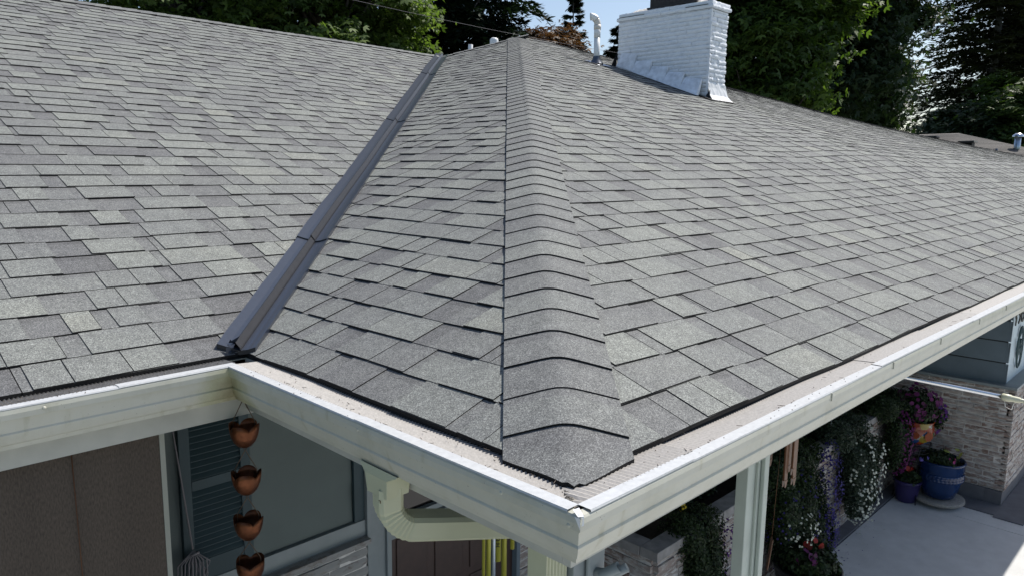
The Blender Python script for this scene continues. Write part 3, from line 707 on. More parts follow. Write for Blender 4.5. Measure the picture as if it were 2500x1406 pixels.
# step flashing on the long side
for i in range(5):
    ya = 5.40-i*.255; yb = ya-.262; mbk = MB(); xo = cx0-.047-.009*(i%2)-.003*i
    zt = lambda y: zB(7.4,y)
    top = zt(ya)+.165 if i else zt(ya)+.20
    fx = .03+.012*i
    P_ = [(xo-fx-.045,ya+(.03 if i == 0 else 0),zt(ya)+.012),(xo-fx-.045,yb+.004,zt(yb)+.012),(xo-.004,yb+.02-.008,top-.012-rnd.uniform(0,.02)),(xo-.004,ya-.006,top)]
    mbk.face(P_, .5); mbk.face([(p[0]+.004,p[1],p[2]-.001) for p in P_][::-1], .5)
    mbk.face([P_[1],(P_[1][0]+.06,P_[1][1],P_[1][2]),(P_[2][0]+.03,P_[2][1],P_[2][2]),P_[2]], .5)
    part(mbk, 'step_flashing', 'flash_white', chim)
mb = MB(); yk = cy0-.035
R1 = []
for j, (dy, dz_) in enumerate(((0,.19),(-.006,.14),(-.03,.06),(-.075,.02),(-.11,.006))):
    R1.append([(cx0-.03+(cx1-cx0+.06)*k/10+(.02*j*(k/10-.3)), yk+dy+rnd.uniform(-.004,.004), zB(7.6,cy0)+dz_-.01+rnd.uniform(-.004,.004)-(.37*abs(dy))) for k in range(11)])
mb.grid(R1, .5, False); part(mb, 'apron_flashing', 'flash_apron', chim)
mb = MB(); 
mb.face([(cx0-.13,cy0-.16,zB(7.3,cy0-.16)+.02),(cx1+.10,cy0-.18,zB(7.9,cy0-.18)+.02),(cx1+.10,cy0,zB(7.9,cy0)+.022),(cx0-.1,cy1+.05,zB(7.3,cy1)+.022),(cx0-.13,cy1,zB(7.3,cy1)+.02)], .5)
mb.face([(cx0-.06,cy0-.02,zB(7.4,cy0)+.02),(cx0-.07,cy0-.09,zB(7.4,cy0-.1)+.022),(cx0-.02,cy0-.06,zB(7.4,cy0)+.10)], .5)
mb.face([(cx0-.02,cy1+.03,zB(7.3,cy1)+.02),(cx0-.10,cy1+.05,zB(7.3,cy1)+.025),(cx0-.05,cy1+.0,zB(7.3,cy1)+.20)], .5)
part(mb, 'tar_seal', 'tar', chim)

# roof vents
def zr(u, v): return zB(u, v)
vp = (6.92, 5.46, zB(6.92,5.46))
t = thing('vent_pipe', 'tall white plastic vent pipe with a bent top beside the chimney', 'vent pipe', vp)
mb = MB(); X, Y, Z = vp
r0 = .040
mb.tube([(X,Y,Z-.02),(X,Y,Z+.34)], r0, 16); mb.tube([(X,Y,Z+.335),(X,Y,Z+.47)], .043, 16)
part(mb, 'pipe', 'pvc_white', t)
mb = MB(); mb.tube([(X,Y,Z+.44),(X,Y,Z+.50)], .047, 16)
side = Vector((-.70,.70,0)); P0 = Vector((X,Y,Z+.50)); pth = [P0]; dd = Vector((0,0,1)); p = P0.copy()
for k in range(1,8): dd = (Vector((0,0,1))*math.cos(k/7*.5)+side*math.sin(k/7*.5)); p = p+dd*.010; pth.append(p.copy())
mb.tube(pth, .043, 16)
part(mb, 'coupling', 'pvc', t)
mb = MB(); pth = [p.copy()]
for k in range(1,9): th_ = .5+k/8*1.15; dd = Vector((0,0,1))*math.cos(th_)+side*math.sin(th_); p = p+dd*.0115; pth.append(p.copy())
mb.tube(pth, [.049]*3+[.046]*3+[.049]*3, 16); part(mb, 'elbow', 'pvc_white', t)
mb = MB(); mb.lathe([(.047,.10),(.05,.075),(.075,.03),(.095,.0)], (X,Y,Z+.0), 20); 
mb.face([(X-.14,Y-.15,zB(X-.14,Y-.15)+.017),(X+.14,Y-.15,zB(X+.14,Y-.15)+.017),(X+.14,Y+.1,zB(X+.14,Y+.1)+.017),(X-.14,Y+.1,zB(X-.14,Y+.1)+.017)], .5)
part(mb, 'boot', 'lead', t)
def rt(name, lbl, cat, x, y, z, prof, m):
    o = thing(name, lbl, cat, (x,y,z)); b = MB(); b.lathe(prof, (x,y,z), 18); part(b, 'cap', m, o); return o
rt('roof_vent', 'white domed vent showing above the roof peak', 'roof vent', h+.02, h+.52, s*(h-.5)+.0, [(.065,0),(.065,.20),(.058,.225),(.035,.24),(.001,.245)], 'pvc_white')
rt('vent_stub_pipe', 'short white pipe stub behind the far hip', 'roof vent', 6.62, 7.62, 2.15, [(.035,0),(.035,.34),(.033,.342),(.001,.343)], 'pvc_white')

# ------------------------------------------------------------------ ground
def struct(mb, name, m, kind='structure'):
    o = mb.build(name, m); o['kind'] = kind; return o
mb = MB(); mb.face([(-400,-400,GZ-.06),(400,-400,GZ-.06),(400,400,GZ-.06),(-400,400,GZ-.06)]); struct(mb, 'ground', 'grass')
mb = MB()
xs = [-4.4,-1.6,1.2,3.95,6.72,9.5,13,17]; ys = [-14,-10,-7,-4.2,-1.4,1.285]  # outer slabs out of view, added to bounce warm sunlight onto the gutters
for i in range(len(xs)-1):
    for j in range(len(ys)-1): mb.box((xs[i]+.004,ys[j]+.004,GZ-.05), (xs[i+1]-.004,ys[j+1]-.004,GZ))
mb.box((-4.4,1.30,GZ-.05), (2.55,2.06,GZ))
struct(mb, 'patio', 'concrete')
mb = MB(); mb.face([(-4.4,-14,GZ-.03),(17,-14,GZ-.03),(17,2.1,GZ-.03),(-4.4,2.1,GZ-.03)]); struct(mb, 'patio_joint', 'joint')
mb = MB(); mb.box((2.56,1.293,GZ-.03), (7.28,1.42,GZ+.012)); mb.box((6.95,.20,GZ-.02), (11,.45,GZ+.010)); mb.box((7.0,.451,GZ-.02), (7.28,1.29,GZ+.010)); struct(mb, 'border_strip', 'concrete_dark')

# ------------------------------------------------------------------ planter
pl = thing('brick_planter', 'long raised brick planter with stone caps along the entry wall', 'planter', (4.6,1.7,GZ))
m1, mo = MB(), MB()
bricks(m1, mo, (2.56,1.43,0), (1,0,0), (0,-1,0), 4.7, GZ, -1.72, .055, seed=51, rough=.008)
bricks(m1, mo, (2.56,1.43,0), (0,1,0), (-1,0,0), .65, GZ, -1.72, .055, seed=52, rough=.008)
pb = part(m1, 'brick_side', 'brick_wash', pl); part(mo, 'mortar', 'mortar', pb)
mb = MB(); x = 2.51
while x < 7.2:
    L = min(rnd.uniform(.34,.42), 7.2-x); mb.box((x,1.37,-1.72+rnd.uniform(0,.004)), (x+L-.008,1.50,-1.655+rnd.uniform(-.004,.004))); x += L
y = 1.505
while y < 2.05: L = min(.38,2.06-y); mb.box((2.505,y,-1.72), (2.635,y+L-.008,-1.657)); y += L
part(mb, 'cap_stone', 'cap_stone', pl, bev=.004)
mb = MB(); mb.box((2.64,1.505,-2.0), (7.2,2.05,-1.74)); part(mb, 'soil', 'soil', pl)

# ------------------------------------------------------------------ plants (leaf clouds made with numpy)
ng = np.random.default_rng(5)
LEAF = {'rhomb': (np.array([[0,0,0],[.42,.5,.06],[0,1,-.05],[-.42,.5,.06]]), [[0,1,2,3]]),
        'maple': (np.array([[0,0,0],[.28,.55,.06],[0,1.05,-.08],[-.28,.55,.06],[.75,.25,.02],[.95,.75,-.1],[.30,.50,.05],[-.75,.25,.02],[-.95,.75,-.1],[-.30,.50,.05]]), [[0,1,2,3],[0,4,5,6],[0,9,8,7]]),
        'needle': (np.array([[-.10,0,0],[.10,0,0],[.16,.55,-.03],[0,1,-.1],[-.16,.55,-.03]]), [[0,1,2,3,4]]),
        'petal': (np.array([[0,0,.08],[.5,.12,0],[.35,.5,-.05],[0,.62,0],[-.35,.5,-.05],[-.5,.12,0],[-.3,-.4,0],[.3,-.4,0]]), [[1,2,3,4,5,6,7]])}
def leafcloud(name, cen, nrm, dirs, size, var, shape, m, parent):
    T_, F_ = LEAF[shape]; N = len(cen); cen = np.asarray(cen, float)
    nrm = nrm/np.linalg.norm(nrm, axis=1, keepdims=True)
    y = dirs-(dirs*nrm).sum(1)[:,None]*nrm; y /= np.linalg.norm(y, axis=1, keepdims=True)+1e-9; x = np.cross(y, nrm)
    V = cen[:,None,:] + size[:,None,None]*(T_[None,:,0,None]*x[:,None,:]+T_[None,:,1,None]*y[:,None,:]+T_[None,:,2,None]*nrm[:,None,:])
    V = V - np.array(parent.location)[None,None,:] if parent is not None else V
    nv = len(T_); me = bpy.data.meshes.new(name)
    loops = []; starts = []; tot = []
    fl = np.concatenate([np.array(f) for f in F_]); lens = np.array([len(f) for f in F_])
    loops = (fl[None,:]+np.arange(N)[:,None]*nv).ravel(); lt = np.tile(lens, N); ls = np.concatenate([[0], np.cumsum(lt)[:-1]])
    me.vertices.add(N*nv); me.vertices.foreach_set('co', V.ravel().astype(np.float32))
    me.loops.add(len(loops)); me.loops.foreach_set('vertex_index', loops.astype(np.int32))
    me.polygons.add(len(lt)); me.polygons.foreach_set('loop_start', ls.astype(np.int32)); me.polygons.foreach_set('loop_total', lt.astype(np.int32))
    me.update(calc_edges=True)
    at = me.attributes.new('var', 'FLOAT', 'FACE'); at.data.foreach_set('value', np.repeat(np.clip(var,0,1), len(F_)).astype(np.float32))
    me.materials.append(MATS[m]); o = bpy.data.objects.new(name, me); COL.objects.link(o)
    if parent is not None: o.parent = parent
    return o
def rdir(n): v = ng.normal(size=(n,3)); return v/np.linalg.norm(v, axis=1, keepdims=True)

def az(px): return 0.7758-math.atan((px-1250)/1823.3)
def ground_at(px, dist): A_ = az(px); return (CP.x+dist*math.cos(A_), CP.y+dist*math.sin(A_), GZ-.06)

def broadleaf(label, loc, height, radius, z_lo, nclump, per, leaf, m, seed, sq=1.0, cr=.62, cvar=.17, group='trees behind the house', name='maple_tree', trunk_r=.3, lean=(0,0), shape='maple'):
    global ng; ng = np.random.default_rng(seed); r = random.Random(seed)
    t = thing(name, label, 'tree', loc, group); X, Y, Z = loc
    zc = (z_lo+height)/2; hz = (height-z_lo)/2
    d = rdir(nclump); rad = ng.uniform(.35, 1.0, nclump)**.55
    lump = 1+.22*np.sin(d[:,0]*5+seed)*np.cos(d[:,1]*4+2*d[:,2]*3)
    C = np.stack([X+d[:,0]*rad*radius*lump+lean[0]*d[:,2], Y+d[:,1]*rad*radius*sq*lump+lean[1]*d[:,2], Z+zc+d[:,2]*rad*hz*lump], 1)
    n = nclump*per; ci = np.repeat(np.arange(nclump), per)
    cs = ng.uniform(.55,1.25, nclump)*cr
    off = ng.normal(size=(n,3))*np.array([1,1,.42])*cs[ci][:,None]*.55
    # leaf sprays droop away from the clump centre
    off[:,2] -= .25*np.hypot(off[:,0], off[:,1])
    cen = C[ci]+off
    outw = C-np.array([X,Y,Z+zc]); outw /= np.linalg.norm(outw, axis=1, keepdims=True)
    nr = rdir(n)*.55+np.array([0,0,.75])+outw[ci]*.35
    dr = off+rdir(n)*.5+np.array([0,0,-.35])
    cv = ng.normal(.5, cvar, nclump)
    var = cv[ci]+ng.normal(0,.14,n)
    o = leafcloud('crown', cen, nr, dr, leaf*ng.uniform(.6,1.25,n), var, shape, m, t)
    mb = MB(); mb.tube([(X,Y,Z),(X+.1,Y,Z+height*.3),(X-.1,Y+.1,Z+height*.6),(X,Y,Z+height*.9)], [trunk_r,trunk_r*.75,trunk_r*.5,trunk_r*.15], 9)
    for k in r.sample(range(nclump), min(nclump, 34)):
        z0 = max(height*.12, (C[k][2]-Z)*r.uniform(.45,.75)); p0 = Vector((X,Y,Z+z0)); p2 = Vector(C[k]); pm = (p0+p2)/2+Vector((0,0,-.15*radius*.3))
        mb.tube([p0,pm,p2], [trunk_r*.3,trunk_r*.17,.02], 5)
    part(mb, 'trunk', 'bark', t)
    return t
def conifer(label, loc, height, z_lo, rlo, rhi, nb, per, m, seed, size=.30, name='fir_tree', group='conifers behind the house', trunk_r=.28, droop=.35, density=1.0, lean=0, mbark='bark'):
    global ng; ng = np.random.default_rng(seed)
    t = thing(name, label, 'tree', loc, group); X, Y, Z = loc
    zb = z_lo+(height-z_lo)*ng.uniform(0,1,nb)**.9; fr = (zb-z_lo)/(height-z_lo)
    L = (rlo*(1-fr)+rhi*fr)*ng.uniform(.6,1.12,nb); th = ng.uniform(0,2*np.pi,nb)
    bi = np.repeat(np.arange(nb), per); n = nb*per
    q = ng.uniform(.12,1,n)**.8
    D = np.stack([np.cos(th), np.sin(th)],1)
    wid = (1-q)*.34*L[bi]*1.0+.05; lat = ng.normal(size=n)*wid*.55
    hx = L[bi]*q
    z = Z+zb[bi] + .10*hx - droop*hx**2/np.maximum(L[bi],.3)*.6 - ng.exponential(.07,n)*np.minimum(1,L[bi])
    cen = np.stack([X+D[bi,0]*hx-D[bi,1]*lat, Y+D[bi,1]*hx+D[bi,0]*lat, z],1)
    dr = np.stack([D[bi,0]*.8-D[bi,1]*np.sign(lat)*.7, D[bi,1]*.8+D[bi,0]*np.sign(lat)*.7, -.45+ng.normal(0,.3,n)],1)
    nr = rdir(n)*.5+np.array([0,0,1.])
    cv = ng.normal(.45,.16,nb); var = cv[bi]+ng.normal(0,.13,n)+.25*(q-.6)
    leafcloud('crown', cen, nr, dr, size*ng.uniform(.6,1.3,n), var, 'needle', m, t)
    mb = MB(); mb.tube([(X,Y,Z),(X,Y,Z+height*.5),(X,Y,Z+height*1.0)], [trunk_r,trunk_r*.6,.03], 9)
    for k in range(0, nb, 2):
        p0 = Vector((X,Y,Z+zb[k])); e = Vector((D[k,0],D[k,1],0))*L[k]*.85; mb.tube([p0, p0+e*.5+Vector((0,0,-.02)), p0+e+Vector((0,0,.1*L[k]-droop*.45*L[k]))], [.035,.022,.008], 4)
    part(mb, 'trunk', mbark, t)
    return t
def G(px, d): return ground_at(px, d)
broadleaf('leafy green maple at the far left, thinning out to open sky', G(455,24), 14.0, 3.6, 3.3, 260, 110, .16, 'leaf_lit', 101)
broadleaf('dark understorey maple low between the two left maples', G(640,29), 13, 3.8, 2.7, 300, 110, .17, 'leaf_lit', 102)
broadleaf('bright green maple above the left ridge, hanging lowest over the roof', G(800,24), 13.5, 3.4, 3.4, 330, 120, .16, 'leaf_lit', 103)
conifer('dark cedar just left of the roof peak, rising out of the frame', G(1000,32), 24, 2, 5.2, 1.0, 420, 170, 'leaf_fir', 104, .36)
conifer('dark drooping cedar right above the roof peak beside open sky', G(1165,30), 24, 2.2, 3.7, .8, 420, 170, 'leaf_fir', 105, .32, droop=.55)
broadleaf('small green maple low in front of the dark cedars', G(1085,24), 6.0, 2.4, 3.0, 120, 80, .14, 'leaf_maple', 106)
conifer('thin distant fir spire left of the vent pipe', G(1385,55), 16.6, 4, 2.4, .1, 150, 120, 'leaf_fir', 107, .36, trunk_r=.14, droop=.1)
broadleaf('reddish brown tree below the thin fir spire', G(1335,36), 10.0, 2.1, 3.2, 190, 90, .17, 'leaf_red', 108, name='plum_tree')
broadleaf('reddish brown bush beside the plum tree at the ridge', G(1405,37), 8.4, 1.2, 3.6, 60, 80, .16, 'leaf_red', 118, name='plum_tree')
conifer('low fir peeking out between vent pipe and chimney', G(1492,50), 12.4, 3, 2.6, .3, 110, 100, 'leaf_fir', 109, .36, trunk_r=.1, droop=.1)
broadleaf('bright yellow green maple immediately right of the chimney', G(1835,38), 17, 3.3, 4.5, 330, 120, .23, 'leaf_bright', 110, cr=1.0)
broadleaf('big dark maple filling the middle of the right background', G(1985,50), 24, 5.2, 5.0, 470, 130, .28, 'leaf_dark', 111, cr=1.3)
broadleaf('maple branches reaching right into the sky gap', G(2050,55), 13.4, 3.0, 5.2, 110, 110, .27, 'leaf_dark', 112, cr=1.2)
conifer('tall fir with a bare grey trunk beside the sky gap', G(2380,112), 50, 5.6, 13.5, 1.6, 720, 120, 'leaf_olive', 113, .75, trunk_r=.55, mbark='bark_grey')
conifer('tall fir at the right edge with brownish foliage', G(2485,125), 52, 7.5, 11, 2, 640, 120, 'leaf_olive', 114, .8, trunk_r=.55, mbark='bark_grey')
broadleaf('green shrubby maple behind the neighbouring roof at the right edge', G(2480,100), 14.5, 6, 3.2, 170, 110, .4, 'leaf_maple', 115, name='shrub_tree', cr=1.4)
broadleaf('low dark tree right behind the peak of the neighbouring roof', G(2335,98), 10.8, 4.6, 3.2, 170, 100, .4, 'leaf_dark', 116, name='shrub_tree', cr=1.4)
conifer('dark hemlock behind the maples at the far left', G(560,42), 30, 2, 5.6, 1.5, 300, 140, 'leaf_fir', 119, .5)
conifer('dark hemlock directly behind the chimney maple', G(1930,62), 34, 3.2, 4.5, 1.5, 380, 140, 'leaf_fir', 120, .6)

# neighbouring house
nh_ = thing('neighbouring_house', 'brown shingle hip roof of the neighbouring house at far right', 'house', (*ground_at(2340,74)[:2], GZ))
def AT(px, py, dist):  # point from picture measurements, used for the neighbour only to get true roof corners
    d = F + RR*(px-1250)/1823.3 - UU*(py-703)/1823.3; d = d/math.hypot(d.x,d.y); return CP+d*dist
P1, P2 = AT(2190,331,72), AT(2340,326,72)
zE = P2.z-2.3
A1 = AT(2330,500,64); A1.z = zE; A2 = AT(2660,470,70); A2.z = zE; A0 = AT(2080,400,66); A0.z = zE; A3 = AT(2150,400,82); A3.z = zE; A4 = AT(2560,400,86); A4.z = zE
mb = MB()
def slope(p, q, r_, s_, n=24):
    for k in range(n):
        t0, t1 = k/n, (k+1)/n; up = Vector((0,0,.03))
        a0, b0 = p.lerp(s_, t0), q.lerp(r_, t0); a1, b1 = p.lerp(s_, t1), q.lerp(r_, t1)
        mb.face([a0+up,b0+up,b1,a1], .5+rnd.uniform(-.25,.25)); mb.face([a0,b0,b0+up,a0+up], 0)
slope(A0, A1, P2, P1); slope(A1, A2, P2+Vector((.02,.02,0)), P2, 24); slope(A3, A0, P1, P1+Vector((0,.02,0)), 16)
mb.face([A4,A3,P1,P2],.5); mb.face([A2,A4,P2],.5)
part(mb, 'roof', 'shingle_brown', nh_)
mb = MB(); 
for p, q in ((A0,A1),(A1,A2),(A2,A4),(A4,A3),(A3,A0)): mb.face([Vector((p.x,p.y,GZ)),Vector((q.x,q.y,GZ)),Vector((q.x,q.y,zE-.02)),Vector((p.x,p.y,zE-.02))], .5)
part(mb, 'wall', 'siding_light', nh_)
def on_roof(px, py, tri):
    p0, p1, p2 = tri; n = (p1-p0).cross(p2-p0); d = F + RR*(px-1250)/1823.3 - UU*(py-703)/1823.3
    return CP+d*((p0-CP).dot(n)/d.dot(n))
for px, py, lb in ((2273,341,'squat dark roof vent on the left part of the brown roof'), (2362,353,'flat dark roof vent below the peak of the brown roof')):
    p = on_roof(px, py, (A0,A1,P2)); o = thing('roof_vent', lb, 'roof vent', p, 'box vents on the neighbouring roof'); b = MB()
    b.box(p+Vector((-.4,-.4,-.2)), p+Vector((.4,.4,.10))); part(b, 'base', 'iron', o, bev=.01); b = MB(); b.box(p+Vector((-.55,-.55,.105)), p+Vector((.55,.55,.24))); part(b, 'hood', 'lead', o, bev=.015)
p = on_roof(2431,383, (A1,A2,P2)); o = thing('vent_stack', 'thin grey pipe on the near slope of the brown roof', 'vent pipe', p); b = MB(); b.tube([p-Vector((0,0,.3)), p+Vector((0,0,.6))], .09, 10); part(b, 'pipe', 'lead', o)
p = AT(2482,368,70); o = thing('flue_pipe', 'metal flue with a round cap at the right edge', 'flue', p); b = MB(); b.tube([p-Vector((0,0,.6)), p+Vector((0,0,1.0))], .22, 12); part(b, 'pipe', 'chime_silver', o); b = MB(); b.lathe([(.38,1.02),(.38,1.12),(.22,1.28),(.001,1.3)], p, 14); part(b, 'cap', 'steel', o)

# overhead cable
mb = MB(); Q0, Q1 = AT(560,-70,13), AT(1700,158,21); pts = []
for k in range(25): t_ = k/24; q = Q0.lerp(Q1, t_); q.z -= .5*4*t_*(1-t_)*.25; pts.append(q)
mb.tube(pts, .0032, 5); o = mb.build('overhead_cable', 'cord'); tag(o, 'thin overhead cable strung past the dark cedars', 'cable')

# ------------------------------------------------------------------ trailing plants, pots
def trail(name, label, cat, loc, boxes, nleaf, leafm, flowers, seed, lsize=.016, group=None):
    """boxes: ellipsoids (cx,cy,cz,rx,ry,rz,weight); flowers: list of (material, kindname, n, size, boxes or None, face)"""
    global ng; ng = np.random.default_rng(seed); t = thing(name, label, cat, loc, group)
    def sample(bx, n, shell=.6):
        wts = np.array([b[6] for b in bx], float); wts /= wts.sum(); idx = ng.choice(len(bx), n, p=wts); B = np.array(bx)[idx]
        d = rdir(n); rad = (ng.uniform(0,1,n)**.6*(1-shell)+shell)[:,None]; bump_ = 1+.18*np.sin(d[:,0]*9+idx)[:,None]
        return B[:,:3]+d*rad*B[:,3:6]*bump_, d
    c, d = sample(boxes, nleaf, .45)
    leafcloud('foliage', c, d+rdir(nleaf)*.8+np.array([0,0,.3]), rdir(nleaf)+np.array([0,0,-.7]), lsize*ng.uniform(.6,1.4,nleaf), ng.uniform(0,1,nleaf), 'rhomb', leafm, t)
    for fm, n, size, bx in flowers:
        c, d = sample(bx or boxes, n, .9); nr = d+rdir(n)*.5+np.array([-.45,-.5,.35])
        leafcloud('blossoms', c+d*.012, nr, rdir(n), size*ng.uniform(.7,1.3,n), ng.uniform(0,1,n), 'petal', fm, t)
    return t
gp = 'plants spilling over the brick planter'
trail('trailing_plant', 'green trailing plant with purple and yellow flowers, nearest the planter corner', 'plant', (3.15,1.42,-1.72),
      [(2.98,1.42,-1.68,.26,.17,.16,2),(3.02,1.33,-1.95,.20,.10,.30,3),(3.08,1.32,-2.2,.16,.09,.22,1.5)], 22000, 'leaf_plant',
      [('fl_purple',520,.013,[(3.28,1.31,-1.95,.10,.06,.24,1),(3.22,1.31,-2.25,.11,.06,.2,1)]),('fl_yellow',30,.018,[(3.42,1.30,-1.80,.035,.03,.055,1),(2.95,1.48,-1.52,.02,.02,.03,.4)])], 201, .017, gp)
trail('trailing_lobelia', 'blue violet lobelia curtain hanging right of the porch post', 'plant', (4.5,1.38,-1.7),
      [(4.3,1.40,-1.60,.50,.20,.16,2),(4.30,1.27,-1.95,.42,.12,.35,4),(4.55,1.25,-2.25,.36,.12,.26,2.5)], 48000, 'leaf_plant',
      [('fl_violet',1700,.014,[(4.80,1.24,-1.95,.17,.10,.40,3),(4.72,1.22,-2.30,.2,.10,.22,2),(4.3,1.24,-2.0,.42,.12,.35,.5)])], 202, .018, gp)
trail('trailing_bacopa', 'cascade of small white flowers in the middle of the planter', 'plant', (5.7,1.38,-1.7),
      [(5.5,1.42,-1.62,.42,.2,.16,1.5),(5.62,1.26,-1.95,.34,.11,.30,3),(5.62,1.24,-2.2,.26,.10,.2,2)], 34000, 'leaf_pale',
      [('fl_white',420,.020,[(5.66,1.22,-1.95,.36,.11,.30,2),(5.62,1.2,-2.25,.27,.09,.18,2)])], 203, .018, gp)
trail('trailing_verbena', 'magenta flowering curtain at the far end of the planter', 'plant', (6.6,1.38,-1.75),
      [(6.55,1.40,-1.60,.40,.2,.14,2),(6.62,1.25,-1.95,.26,.10,.30,2)], 22000, 'leaf_plant', [('fl_magenta',900,.018,[(6.68,1.22,-1.95,.24,.1,.32,1)])], 204, .018, gp)
trail('leafy_shrub', 'dark leafy plants behind the stone caps at the middle of the planter', 'plant', (3.8,1.8,-1.72),
      [(3.5,1.8,-1.6,.35,.2,.14,2),(4.3,1.85,-1.50,.55,.2,.22,2),(5.6,1.85,-1.45,.8,.2,.22,2)], 30000, 'leaf_plant', [('fl_pink',26,.03,[(4.02,1.5,-1.36,.04,.03,.04,1)])], 205, .022, gp)
# dark pot with flowers (foreground patio)
def pot(name, label, loc, prof, m, n=28, ridges=0):
    t = thing(name, label, 'flower pot', loc); b = MB(); b.lathe(prof, loc, n); part(b, 'vessel', m, t)
    b = MB(); rt_ = prof[-1][0]; zt_ = prof[-1][1]; b.lathe([(rt_+.0,zt_),(.001,zt_+.004)], loc, n); part(b, 'soil', 'soil', t); return t
PD = (4.05,1.05,GZ)
pot('patio_pot', 'large dark round pot standing on the patio near the lobelia', PD, [(.10,0),(.15,.02),(.20,.15),(.225,.28),(.23,.345),(.245,.36),(.245,.385),(.225,.39),(.215,.36)], 'pot_dark')
trail('potted_petunia', 'petunias with magenta and red blooms in the dark patio pot', 'plant', (PD[0],PD[1],GZ+.37), [(PD[0],PD[1],GZ+.44,.22,.20,.11,1)], 2600, 'leaf_plant',
      [('fl_magenta',7,.055,[(PD[0]-.11,PD[1]-.03,GZ+.50,.06,.06,.04,1)]),('fl_red',9,.04,[(PD[0]+.05,PD[1],GZ+.56,.07,.06,.03,1)]),('fl_white',70,.016,[(PD[0]-.03,PD[1]+.05,GZ+.66,.14,.10,.12,1)])], 206, .03)
# blue glazed pot on a saucer
PBL = (6.93,.93,GZ+.075)
t = pot('glazed_pot', 'large cobalt blue glazed pot against the brick corner', PBL, [(.11,0),(.14,.015),(.175,.10),(.195,.20),(.20,.27),(.205,.30),(.212,.31),(.208,.36),(.218,.375),(.212,.39),(.198,.385),(.19,.355)], 'glaze_blue', 36)
b = MB(); nn = 144
b.grid([[(PBL[0]+(.204+bul*(.6+.4*math.cos(k*math.pi/2+ph)))*math.cos(2*math.pi*k/nn), PBL[1]+(.204+bul*(.6+.4*math.cos(k*math.pi/2+ph)))*math.sin(2*math.pi*k/nn), PBL[2]+zz) for k in range(nn)] for zz, bul, ph in ((.196,0,0),(.203,.009,0),(.215,.009,0),(.220,.004,0),(.228,.009,1.5),(.240,.009,1.5),(.248,.004,0),(.256,.009,0),(.264,.006,0),(.27,0,0))], .5, True, True)
part(b, 'relief_band', 'glaze_blue', t)
t = thing('pot_saucer', 'round pebbled stone saucer under the blue pot', 'saucer', (PBL[0],PBL[1],GZ)); b = MB(); b.lathe([(.05,.03),(.19,.03),(.225,.035),(.24,.05),(.238,.068),(.225,.074),(.14,.072),(.001,.072)], (PBL[0],PBL[1],GZ), 40); part(b, 'dish', 'saucer', t); b = MB(); b.lathe([(.12,.002),(.12,.03),(.001,.03)], (PBL[0],PBL[1],GZ), 20); part(b, 'foot', 'iron', t)
trail('potted_calibrachoa', 'small mixed blooms growing in the blue glazed pot', 'plant', (PBL[0],PBL[1],PBL[2]+.38), [(PBL[0]-.04,PBL[1]+.03,PBL[2]+.40,.18,.17,.06,1)], 1700, 'leaf_plant',
      [('fl_lime',6,.045,[(PBL[0]+.02,PBL[1]-.02,PBL[2]+.44,.03,.03,.02,1),(PBL[0]+.14,PBL[1]-.11,PBL[2]+.43,.03,.03,.03,1)]),('fl_pink',3,.035,[(PBL[0]-.05,PBL[1]-.10,PBL[2]+.41,.02,.02,.01,1)]),('fl_lav',5,.045,[(PBL[0]-.19,PBL[1]+.10,PBL[2]+.40,.03,.03,.02,1)])], 207, .024)
# small purple pot with red flowers
PP = (6.75,1.17,GZ)
pot('purple_pot', 'small purple pot on the patio left of the blue pot', PP, [(.08,0),(.095,.01),(.11,.12),(.122,.20),(.13,.205),(.13,.225),(.115,.225)], 'glaze_purple')
trail('potted_geranium', 'red flowers in the small purple pot', 'plant', (PP[0],PP[1],GZ+.22), [(PP[0],PP[1],GZ+.27,.13,.13,.08,1)], 1300, 'leaf_plant', [('fl_red',16,.04,[(PP[0]-.03,PP[1]+.02,GZ+.37,.07,.06,.03,1)])], 208, .026)
# painted pot on an iron stand, petunias above
PT = (6.83,1.16,-2.0)
t = thing('plant_stand', 'black wrought iron plant stand behind the blue pot', 'plant stand', (PT[0],PT[1],GZ))
b = MB()
for k in range(4):
    an = k*math.pi/2+.6; c_, s_ = math.cos(an), math.sin(an)
    b.tube([(PT[0]+.17*c_,PT[1]+.17*s_,GZ+.0),(PT[0]+.13*c_,PT[1]+.13*s_,GZ+.2),(PT[0]+.11*c_,PT[1]+.11*s_,GZ+.42),(PT[0]+.15*c_,PT[1]+.15*s_,GZ+.60)], .005, 6)
for rr_, zz in ((.15,.60),(.11,.42),(.135,.52)):
    b.tube([(PT[0]+rr_*math.cos(2*math.pi*k/24),PT[1]+rr_*math.sin(2*math.pi*k/24),GZ+zz) for k in range(25)], .005, 6)
part(b, 'frame', 'iron', t)
t = thing('painted_pot', 'bright painted ceramic pot with orange flowers on the iron stand', 'flower pot', PT)
b = MB(); b.lathe([(.08,.0),(.13,.03),(.165,.10),(.16,.17),(.145,.215),(.16,.235),(.155,.245),(.14,.23)], PT, 32)
o_ = part(b, 'vessel', 'glaze_blue', t)
def painted(nt, bb):
    tc = nt.nodes.new('ShaderNodeTexCoord'); v = nt.nodes.new('ShaderNodeTexVoronoi'); v.inputs['Scale'].default_value = 13; nt.links.new(tc.outputs['Object'], v.inputs['Vector'])
    sp = nt.nodes.new('ShaderNodeSeparateColor'); nt.links.new(v.outputs['Color'], sp.inputs[0])
    c = ramp(nt, sp.outputs[0], [(0,(.22,.035,.01)),(.34,(.016,.05,.16)),(.52,(.22,.16,.02)),(.62,(.28,.27,.23)),(.72,(.02,.08,.03)),(.84,(.03,.09,.18)),(.93,(.2,.025,.015))], 'CONSTANT')
    nt.links.new(c, bb.inputs['Base Color']); bb.inputs['Roughness'].default_value = .2
mat('painted_glaze', builder=painted); o_.data.materials[0] = MATS['painted_glaze']
